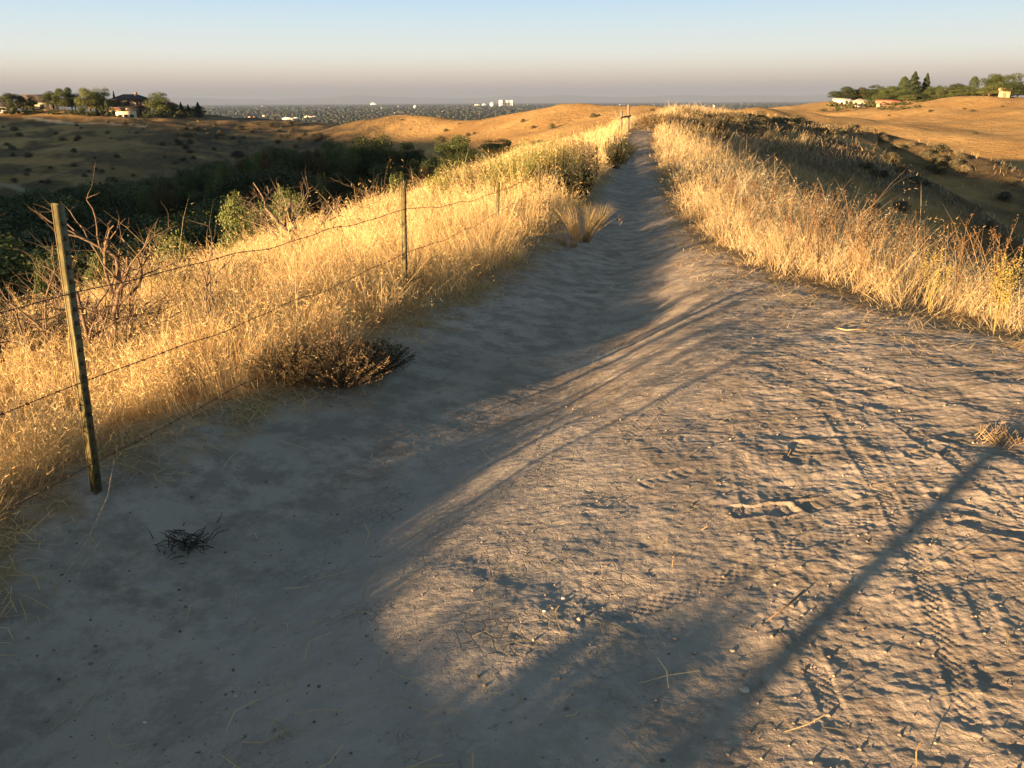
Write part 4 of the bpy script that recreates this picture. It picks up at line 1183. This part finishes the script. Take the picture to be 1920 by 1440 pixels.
def strew(n, px0, px1, py0, py1, size, mi, label, group, seed, cond=None, rmin=45, rmax=420):
    g = random.Random(seed); c = 0; t = 0
    while c < n and t < n * 12:
        t += 1
        px = g.uniform(px0, px1); py = py0 + (py1 - py0) * g.random()
        p, r = ground_at(px, py, rmin, rmax)
        if r > rmax * .97 or (cond and not cond(p, px, py)): continue
        if fbm(np.array([p[0]]), np.array([p[1]]), 16, 2, 222)[0] < g.uniform(-.7, .3): continue
        o = bpy.data.objects.new('sagebrush', SBM[g.choice(mi)]); link(o)
        s_ = size * g.uniform(.6, 1.5)
        o.location = (p[0], p[1], p[2] - .08 * s_); o.rotation_euler = (0, 0, g.uniform(0, 6.28)); o.scale = (s_ * g.uniform(1, 1.5), s_, s_ * g.uniform(.8, 1.1))
        tag(o, label, 'shrub', group); c += 1
strew(60, 0, 560, 226, 345, 1.5, [0, 1, 3], 'dark low sagebrush on the hillside below the left house', 'dark sagebrush on the left hillside', 31)
strew(40, 330, 620, 232, 300, 2.0, [0, 1], 'dark sagebrush on the shaded nose of the left hill', 'dark sagebrush on the nose of the left hill', 38)
strew(24, 200, 420, 224, 262, 1.2, [2], 'pale sunlit sagebrush on the shoulder of the left hill', 'pale sagebrush on the left hill', 32)
strew(16, 1330, 1920, 262, 440, .8, [0, 1], 'dark low sagebrush on the shaded slope right of the ridge', 'dark sagebrush on the right slope', 33, rmin=22, rmax=95)
strew(75, 1300, 1660, 222, 250, .85, [2, 3, 2], 'tawny sagebrush crowding the crest right of the far path', 'tawny sagebrush on the right crest', 34, rmin=45, rmax=110)
strew(26, 1640, 1920, 250, 325, .8, [2, 3, 1], 'tawny sagebrush along the falling crest at the right', 'sagebrush on the falling right crest', 35, rmin=50, rmax=110)
strew(12, 700, 1250, 205, 262, 1.2, [1, 3], 'small dark bush on the golden hill in the middle distance', 'bushes on the golden hill', 36, rmin=110, rmax=320)
strew(8, 1660, 1900, 200, 300, 1.2, [1, 3], 'small bush on the sunlit right hillside', 'bushes on the right hillside', 37, rmin=150, rmax=330)
# ------------------------------------------------------------------ hilltop gardens, houses, the town on the plain
for k, (kind, px, pt, r, wpx, lab) in enumerate([
    ('ragged', 12, 169, 300, 26, 'leftmost ragged tree on the left hilltop'), ('ragged', 36, 172, 302, 24, 'ragged tree second from the left end of the left hilltop'),
    ('round', 54, 175, 304, 16, 'small rounded tree left of the dark hilltop roof'), ('ragged', 92, 166, 300, 30, 'tall open tree right of the dark hilltop roof'),
    ('round', 112, 161, 298, 30, 'tall green tree in the middle of the group right of the dark roof'), ('dark', 128, 163, 303, 26, 'dark tree at the right of the group beside the dark roof'),
    ('olive', 160, 159, 297, 36, 'yellowish spreading tree left of the big hilltop house'), ('olive', 184, 158, 300, 40, 'broad yellowish tree touching the big hilltop house'),
    ('conifer', 212, 170, 308, 10, 'small conifer rising behind the left corner of the big hilltop house'), ('round', 298, 168, 296, 40, 'rounded tree right of the big hilltop house'),
    ('rusty', 320, 186, 298, 24, 'rusty low tree right of the rounded tree at the big house'), ('conifer', 338, 191, 300, 14, 'first small dark conifer at the right end of the left hilltop'),
    ('conifer', 352, 195, 302, 12, 'second small dark conifer at the right end of the left hilltop'), ('conifer', 370, 191, 303, 18, 'last and largest dark conifer at the right end of the left hilltop')]):
    tree_px(kind, px, pt, r, lab, 'trees on the left hilltop', wpx * 1.2)
for k, (px, pt, r, wpx, kind) in enumerate([(72, 203, 296, 20, 'hedge'), (100, 205, 292, 26, 'hedge'), (135, 205, 290, 26, 'hedge'), (165, 206, 288, 26, 'hedge'), (192, 196, 290, 16, 'hedge'), (205, 200, 288, 20, 'hedge'),
                                       (150, 195, 292, 14, 'round'), (274, 205, 286, 18, 'hedge'), (290, 202, 288, 26, 'hedge'), (310, 202, 289, 28, 'hedge'), (335, 204, 292, 28, 'hedge'), (355, 207, 296, 24, 'hedge'),
                                       (180, 200, 289, 12, 'conifer'), (198, 188, 291, 9, 'poplar'), (20, 196, 296, 40, 'hedge'), (50, 198, 296, 24, 'hedge')]):
    tree_px(kind, px, pt, r, 'low garden bush along the front of the left hilltop', 'garden bushes on the left hilltop', wpx, cat='bush')
for k, (kind, px, pt, r, wpx, lab) in enumerate([
    ('dark', 1586, 162, 292, 40, 'dark rounded tree at the left end of the right hilltop, above the white house'), ('rusty', 1612, 160, 296, 34, 'brownish rounded tree between the two white houses of the right hilltop'),
    ('dark', 1640, 157, 292, 34, 'dark tree just right of the white houses'), ('round', 1664, 157, 288, 36, 'green rounded tree in the middle of the right grove'),
    ('poplar', 1697, 143, 292, 18, 'slim dark tree left of the tall conifer'), ('conifer', 1717, 134, 290, 36, 'tall broad conifer, highest in the right grove'), ('conifer', 1740, 137, 296, 24, 'tall ragged conifer right of the highest one'),
    ('round', 1690, 165, 280, 34, 'green tree in front of the tall conifer'), ('dark', 1712, 170, 276, 32, 'dark tree in front of and below the tall conifer'), ('round', 1757, 158, 284, 30, 'green tree right of the tall conifers'),
    ('round', 1780, 161, 280, 30, 'green tree in the thin middle of the right grove'), ('ragged', 1800, 152, 282, 30, 'ragged tree left of the slim poplar'), ('poplar', 1829, 143, 272, 15, 'slim pointed poplar standing apart in the right grove'),
    ('round', 1815, 160, 272, 26, 'green tree beside the slim poplar'), ('round', 1846, 163, 270, 16, 'small tree right of the slim poplar'), ('round', 1866, 134, 264, 34, 'tall green tree left in the group at the right edge'),
    ('ragged', 1893, 132, 266, 44, 'tallest tree of the group at the right edge'), ('olive', 1858, 158, 258, 34, 'lower yellowish tree of the group at the right edge'), ('dark', 1900, 152, 258, 34, 'dark tree at the foot of the tallest tree at the right edge'),
    ('olive', 1702, 176, 268, 24, 'bright low tree under the tall conifer'), ('dark', 1930, 150, 262, 34, 'dark tree cut by the right edge of the view'), ('round', 1662, 172, 276, 30, 'low green tree above the red roof')]):
    tree_px(kind, px, pt, r, lab, 'trees on the right hilltop', wpx * 1.3)
for k, (px, pt, r, wpx) in enumerate([(1560, 189, 278, 22), (1590, 187, 272, 20), (1640, 186, 270, 26), (1660, 190, 262, 22), (1680, 190, 258, 26), (1700, 190, 254, 26), (1722, 188, 256, 26), (1742, 184, 258, 26),
                                 (1762, 180, 260, 26), (1785, 178, 262, 22), (1672, 198, 245, 20), (1695, 198, 242, 22), (1655, 196, 250, 18), (1720, 197, 244, 16), (1570, 200, 262, 16), (1545, 203, 262, 18), (1601, 189, 268, 14), (1572, 190, 270, 12), (1627, 183, 276, 14)]):
    tree_px('hedge', px, pt, r, 'low garden bush on the slope below the right grove', 'garden bushes below the right grove', wpx, cat='bush')

gt = random.Random(55)
for k in range(15):
    px = 8 + k * 26 + gt.uniform(-5, 5)
    if 200 < px < 285 or 58 < px < 86: continue
    tree_px(gt.choice(['dark', 'round', 'ragged']), px, np.interp(px, [0, 60, 90, 190, 290, 330, 400], [182, 186, 180, 178, 182, 194, 202]) + gt.uniform(-4, 4), 312, 'green tree in the back row of the left hilltop grove', 'back row of the left hilltop grove', 30)
for k in range(20):
    px = 1588 + k * 18 + gt.uniform(-5, 5)
    tree_px(gt.choice(['dark', 'round', 'dark', 'ragged']), px, np.interp(px, [1580, 1680, 1740, 1800, 1850, 1930], [170, 162, 158, 166, 168, 158]) + gt.uniform(-5, 5), np.interp(px, [1580, 1760, 1930], [300, 300, 272]), 'green tree in the thick of the right grove', 'trees in the thick of the right grove', 34)
def roof_hip(m, x0, x1, y0, y1, z, h, over, col):
    x0 -= over; x1 += over; y0 -= over; y1 += over
    c = (y1 - y0) / 2
    c = min(c, (x1 - x0) / 2 - .05)
    v = [(x0, y0, z), (x1, y0, z), (x1, y1, z), (x0, y1, z), (x0 + c, (y0 + y1) / 2, z + h), (x1 - c, (y0 + y1) / 2, z + h),
         (x0, y0, z - .25), (x1, y0, z - .25), (x1, y1, z - .25), (x0, y1, z - .25)]
    m.add(v, [(0, 1, 5, 4), (1, 2, 5), (2, 3, 4, 5), (3, 0, 4), (6, 7, 1, 0), (7, 8, 2, 1), (8, 9, 3, 2), (9, 6, 0, 3), (9, 8, 7, 6)], col)
def roof_gable(m, x0, x1, y0, y1, z, h, over, col):
    x0 -= over; x1 += over; y0 -= over; y1 += over; ym = (y0 + y1) / 2
    v = [(x0, y0, z), (x1, y0, z), (x1, y1, z), (x0, y1, z), (x0, ym, z + h), (x1, ym, z + h)]
    m.add(v, [(0, 1, 5, 4), (2, 3, 4, 5), (0, 4, 3), (1, 2, 5), (0, 3, 2, 1)], col)
def windows(t, rects, y, w_mat=M_GLASS, frame=(.35, .30, .24)):
    """each window its own part: frame round a dark pane, set into relief on the front wall"""
    for (x0, x1, z0, z1) in rects:
        f = MB(); e = .08
        f.box(x0 - e, x0, y - .10, y + .02, z0 - e, z1 + e, frame); f.box(x1, x1 + e, y - .10, y + .02, z0 - e, z1 + e, frame)
        f.box(x0, x1, y - .10, y + .02, z1, z1 + e, frame); f.box(x0, x1, y - .10, y + .02, z0 - e, z0, frame)
        fo = f.build('window', M_PAINT, t)
        p = MB(); p.box(x0, x1, y - .05, y - .01, z0, z1, (.03, .035, .045)); p.build('pane', M_GLASS, fo)
def house(px, r, py, name, label, yaw=0.0):
    d = pix_dir(px, py); x, y = d[0] * r, d[1] * r
    t = empty(name, (x, y, H(x, y)), -math.atan2(d[0], d[1]) + yaw); tag(t, label, 'house'); return t
k300 = 300 / FPX
# the big house on the left hill
t = house(243, 298, 205, 'hillside_house', 'large dark-roofed house with a sunlit cream wing on the left hilltop')
m = MB(); m.box(-6.2, 6.3, 0, 8, -3, 2.6, (.20, .15, .11)); m.box(-4.4, 6.0, .8, 7.2, 2.6, 5.0, (.17, .125, .095)); m.build('wall', M_PAINT, t)
m = MB(); m.box(-4.2, 1.8, -4.2, -.003, -3, 1.4, (.80, .66, .42)); m.build('front_wing', M_PAINT, t)
m = MB(); m.box(-7.6, -4.6, -3.4, -.003, -3, .3, (.30, .21, .14)); m.build('side_wing', M_PAINT, t)
m = MB(); roof_hip(m, -4.4, 6.0, .8, 7.2, 5.1, 1.5, 1.1, (.055, .052, .055)); m.build('main_roof', M_ROOF, t)
m = MB(); roof_hip(m, -6.2, 6.3, 0, 8, 2.75, .55, 1.0, (.075, .06, .05)); m.build('lower_roof', M_ROOF, t)
m = MB(); roof_gable(m, -4.2, -1.4, -4.2, 0, 1.5, 1.1, .35, (.22, .12, .08)); m.build('wing_roof', M_ROOF, t)
m = MB(); roof_gable(m, -7.6, -4.6, -3.4, 0, .4, .9, .35, (.25, .13, .08)); m.build('side_roof', M_ROOF, t)
m = MB(); m.box(2.0, 3.0, 2.5, 3.6, 5.4, 7.2, (.28, .2, .15)); m.build('chimney', M_PAINT, t)
m = MB()
m.box(-1.2, 1.8, -4.30, -4.22, 1.42, 1.55, (.75, .62, .42)); m.box(-1.2, 1.8, -4.30, -4.22, 2.2, 2.3, (.75, .62, .42))
for k in range(11): m.box(-1.15 + k * .29, -1.07 + k * .29, -4.29, -4.23, 1.55, 2.2, (.75, .62, .42))
m.build('balcony_rail', M_PAINT, t)
windows(t, [(-3.6, -2.6, -1.2, .4), (-1.9, -.9, -1.2, .4), (-.2, .9, -1.2, .4)], -4.2, frame=(.6, .5, .35))
windows(t, [(2.6, 3.6, .4, 1.9), (4.2, 5.4, .4, 1.9), (2.6, 3.6, -2.2, -.6), (4.4, 5.4, -2.2, -.6), (-.9, 1.2, .5, 2.2)], 0)
windows(t, [(-3.4, -2.2, 3.3, 4.5), (-1.2, .4, 3.3, 4.5), (1.6, 3.0, 3.3, 4.5), (4.0, 5.2, 3.3, 4.5)], .8)
t = [o for o in C.objects if o.name == 'hillside_house'][0]; t.location.z += 1.1
t = house(74, 308, 203, 'hillside_house', 'low house with dark sloping roof and pale wall near the left end of the hilltop')
m = MB(); m.box(-4.0, 5.5, 0, 6, -2, 2.3, (.72, .62, .40)); m.build('wall', M_PAINT, t)
m = MB(); roof_gable(m, -4.0, 5.5, 0, 6, 2.4, 2.3, .6, (.09, .07, .065)); m.build('roof', M_ROOF, t)
windows(t, [(-2.8, -1.6, .4, 1.7), (.2, 1.4, .4, 1.7), (3.2, 4.4, .4, 1.7)], 0)
t = house(6, 306, 203, 'hillside_house', 'small white-fronted house half hidden by the leftmost trees')
m = MB(); m.box(-3.2, 3.2, 0, 5, -2, 2.0, (.6, .58, .52)); m.build('wall', M_PAINT, t)
m = MB(); roof_hip(m, -3.2, 3.2, 0, 5, 2.1, 1.2, .5, (.08, .07, .07)); m.build('roof', M_ROOF, t)
windows(t, [(-2.2, -1.2, .2, 1.4), (.8, 2.0, .2, 1.4)], 0)
# houses on the right hill
t = house(1582, 284, 188, 'hillside_house', 'long low white house at the left foot of the right grove')
m = MB(); m.box(-2.9, 1.7, 0, 4, -2, 1.9, (.62, .58, .50)); m.build('wall', M_PAINT, t)
m = MB(); roof_gable(m, -2.9, 1.7, 0, 4, 1.95, .8, .4, (.34, .31, .28)); m.build('roof', M_ROOF, t)
windows(t, [(-2.4, -1.7, .8, 1.5), (-.8, -.1, .8, 1.5), (.7, 1.2, .8, 1.5)], 0)
t.location.z -= .9
t = house(1612, 280, 186, 'hillside_house', 'cream two-storey house right of the long low white one')
m = MB(); m.box(-1.8, 1.8, 0, 4, -2, 2.8, (.58, .50, .33)); m.build('wall', M_PAINT, t)
m = MB(); roof_hip(m, -1.8, 1.8, 0, 4, 2.85, .8, .4, (.30, .25, .20)); m.build('roof', M_ROOF, t)
windows(t, [(-1.3, -.6, 1.6, 2.4), (.5, 1.2, 1.6, 2.4)], 0)
t.location.z -= 1.1
t = house(1663, 266, 196, 'hillside_house', 'red-roofed house sunk in the bushes below the right grove')
m = MB(); m.box(-2.8, 3.0, 0, 5, -2, 1.6, (.45, .25, .18)); m.build('wall', M_PAINT, t)
m = MB(); roof_gable(m, -2.8, 3.0, 0, 5, 1.7, .9, .4, (.42, .14, .09)); m.build('roof', M_ROOF, t)
windows(t, [(-1.8, -1.0, .2, 1.1), (.8, 1.7, .2, 1.1)], 0)
t.location.z -= 1.2
t = house(1882, 256, 184, 'garden_shed', 'small tan shed between the two tallest trees at the right edge')
m = MB(); m.box(-1.3, 1.3, 0, 2.5, -1, 1.7, (.50, .34, .2)); m.build('wall', M_PAINT, t)
m = MB(); roof_gable(m, -1.3, 1.3, 0, 2.5, 1.75, .7, .25, (.45, .30, .18)); m.build('roof', M_ROOF, t)
m = MB(); m.box(-.4, .4, -.06, -.003, -.8, 1.1, (.2, .14, .09)); m.build('door', M_PAINT, t)

# ---- the town
def block(px, py_base, wpx, hpx, col, label, group=None, name='town_building', shape=None, rfix=None):
    d = pix_dir(px, py_base)
    r = rfix or min(14000.0, max(1200.0, (CAM_H + 57) / max(-d[2], .003)))
    for _ in range(3):
        g0 = H(d[0] * r, d[1] * r)
        if not rfix: r = min(15000.0, (CAM_H - g0) / max(-d[2], .003))
    x, y = d[0] * r, d[1] * r; g0 = H(x, y); s_ = r / FPX
    w = wpx * s_; h = hpx * s_; dp = w * .6
    t = empty(name, (x, y, g0), -math.atan2(d[0], d[1]) + .25) if shape or wpx > 12 else None
    if t is None:
        m = MB(); m.box(-w / 2, w / 2, 0, dp, -h * .1, h, col); m.box(-w * .3, w * .1, dp * .2, dp * .7, h, h * 1.25, tuple(c * .8 for c in col))
        o = m.build(name, M_PAINT); o.location = (x, y, g0); o.rotation_euler = (0, 0, -math.atan2(d[0], d[1]) + random.uniform(-.4, .6))
        tag(o, label, 'building', group); return o
    tag(t, label, 'building', group)
    m = MB()
    if shape == 'towers':
        m.box(-w / 2, -w * .28, 0, dp, -h * .1, h, col); m.box(w * .30, w / 2, 0, dp, -h * .1, h * .98, col)
        m.box(-w * .279, w * .299, dp * .2, dp * .8, h * .62, h * .97, col); m.box(-w * .279, w * .299, dp * .2, dp * .8, -h * .1, h * .30, tuple(c * .8 for c in col))
        m.box(-w * .2, w * .2, dp * .3, dp * .7, h * .301, h * .619, (.25, .24, .24))
    else:
        m.box(-w / 2, w / 2, 0, dp, -h * .1, h * .8, col); m.box(-w * .4, -w * .05, dp * .1, dp * .8, h * .801, h, col); m.box(w * .15, w * .42, dp * .1, dp * .8, h * .801, h * .95, col)
    m.build('wall', M_PAINT, t)
    b = MB(); nb = max(3, int(wpx / 3))
    for k in range(nb):
        xx = -w / 2 + (k + .25) * w / nb
        b.box(xx, xx + w / nb * .5, -h * .012, -h * .002, h * .15, h * .65, (.12, .12, .13))
    b.build('window_band', M_GLASS, t)
    return t
block(951, 202, 24, 13, (.85, .82, .74), 'white slab tower block, tallest building on the plain', shape='towers')
block(474, 231, 13, 11, (.62, .30, .14), 'orange brick block at the foot of the plain, left of the white row', shape='b')
block(549, 227, 29, 6, (.80, .75, .62), 'long pale row building with a notched roof', shape='b')
block(585, 223, 21, 5, (.82, .70, .52), 'long tan building right of the notched pale row', shape='b')
block(555, 213, 14, 4, (.8, .76, .68), 'white building behind the notched pale row', shape='b')
block(924, 201, 8, 7, (.82, .80, .72), 'small white tower left of the slab tower')
block(909, 200, 9, 4, (.8, .77, .7), 'low white block two to the left of the slab tower')
block(895, 200, 10, 3.5, (.8, .75, .64), 'low cream block three to the left of the slab tower')
block(779, 203, 7, 4, (.8, .77, .7), 'white block with trees round it left of the cream block')
block(701, 194, 12, 4, (.85, .82, .75), 'bright white block on the skyline far left of the slab tower')
block(832, 212, 5, 3, (.8, .78, .7), 'small white building in the trees below the skyline')
block(1337, 201, 5, 3, (.85, .83, .78), 'small white building beyond the ridge right of the path')
gb = random.Random(8)
for k in range(90):
    px = gb.choice([gb.uniform(400, 760), gb.uniform(640, 1560), gb.uniform(960, 1250)])
    lo = 196 if px > 620 else 200; hi = 236 if px < 640 else (218 if px < 900 else 206 if px < 1150 else 203)
    py = lo + (hi - lo) * gb.random() ** 1.6
    c = gb.choice([(.5, .48, .43), (.42, .37, .3), (.34, .33, .31), (.62, .6, .56)])
    block(px, py, gb.uniform(1.8, 6) * (.6 + (py - 190) / 60), gb.uniform(.9, 2.0) * (.6 + (py - 190) / 50), c, 'tiny pale building among the trees of the far plain', 'buildings on the plain')
# trees of the town: one wood far off
def far_wood():
    g = np.random.default_rng(99); n = 17000
    r = 650 * (15000 / 650) ** (g.random(n) ** .9); a = np.radians(g.uniform(-25, 25, n))
    x = r * np.sin(a); y = r * np.cos(a)
    k = (fbm(x, y, 420, 3, 401) + .35 * fbm(x, y, 60, 2, 402) > g.uniform(-.9, .45, n)) & (H_macro(x, y) < -18)
    x, y, r = x[k], y[k], r[k]; n = len(x); z = H_macro(x, y)
    t = (1 + 5 ** .5) / 2
    iv = np.array([(-1, t, 0), (1, t, 0), (-1, -t, 0), (1, -t, 0), (0, -1, t), (0, 1, t), (0, -1, -t), (0, 1, -t), (t, 0, -1), (t, 0, 1), (-t, 0, -1), (-t, 0, 1)]) / 1.9
    fc = np.array([(0, 11, 5), (0, 5, 1), (0, 1, 7), (0, 7, 10), (0, 10, 11), (1, 5, 9), (5, 11, 4), (11, 10, 2), (10, 7, 6), (7, 1, 8), (3, 9, 4), (3, 4, 2), (3, 2, 6), (3, 6, 8), (3, 8, 9), (4, 9, 5), (2, 4, 11), (6, 2, 10), (8, 6, 7), (9, 8, 1)])
    s_ = g.uniform(3.5, 8.5, n) * np.clip(r / 2400, .8, 2.4)
    hh = g.uniform(4, 8, n) * np.clip(r / 3500, .9, 1.9)
    V = iv[None] * g.uniform(.65, 1.3, (n, 12, 1)) * np.stack([s_, s_, hh], 1)[:, None, :] + np.stack([x, y, z + hh * .7], 1)[:, None, :]
    tint = np.array([(.024, .032, .018)]) * g.uniform(.5, 1.6, n)[:, None]; kk = g.random(n) < .12; tint[kk] = np.array([(.06, .052, .03)])
    me = np_mesh('distant_trees', V.reshape(-1, 3), (fc[None] + 12 * np.arange(n)[:, None, None]).ravel(), np.arange(20 * n) * 3, M_LEAF, {'tint': np.repeat(tint, 12, 0)})
    o = link(bpy.data.objects.new('distant_trees', me)); tag(o, 'wooded town spread over the far plain', 'trees', kind='stuff')
far_wood()
# faint mountains past the plain
aa = np.radians(np.linspace(-40, 40, 320)); rws = np.array([35000, 37500, 40000.0]); sc_ = np.array([0, 1, 0])
hm = 250 + 120 * fbm(aa * 9, aa * 0, 1, 4, 501)
V = np.stack([np.stack([r_ * np.sin(aa), r_ * np.cos(aa), -62 + np.clip(hm, 40, 340) * s_], 1) for r_, s_ in zip(rws, sc_)], 0)
ii = np.arange(3 * 320).reshape(3, 320); qd = np.stack([ii[:-1, :-1], ii[:-1, 1:], ii[1:, 1:], ii[1:, :-1]], -1).reshape(-1, 4)
me = np_mesh('mountains', V.reshape(-1, 3), qd.ravel(), np.arange(len(qd)) * 4, M_STONE, {'tint': np.tile(np.array([(.16, .14, .12)]), (960, 1))}, True)
o = link(bpy.data.objects.new('mountains', me)); tag(o, kind='structure')
# ------------------------------------------------------------------ the haze over the plain
m = MB(); m.box(-48000, 48000, -48000, 48000, -66, 335)
hm_ = bpy.data.materials.new('haze_air'); hm_.use_nodes = True
nt = hm_.node_tree; nt.nodes.clear()
ho = nt.nodes.new('ShaderNodeOutputMaterial'); hv = nt.nodes.new('ShaderNodeVolumePrincipled')
hv.inputs['Color'].default_value = (.23, .31, .48, 1)
hv.inputs['Density'].default_value = 0.00005
hv.inputs['Anisotropy'].default_value = 0.0
nt.links.new(hv.outputs[0], ho.inputs['Volume'])
o = m.build('haze', hm_); tag(o, 'thin smoky haze lying over the whole plain', 'haze', kind='stuff')
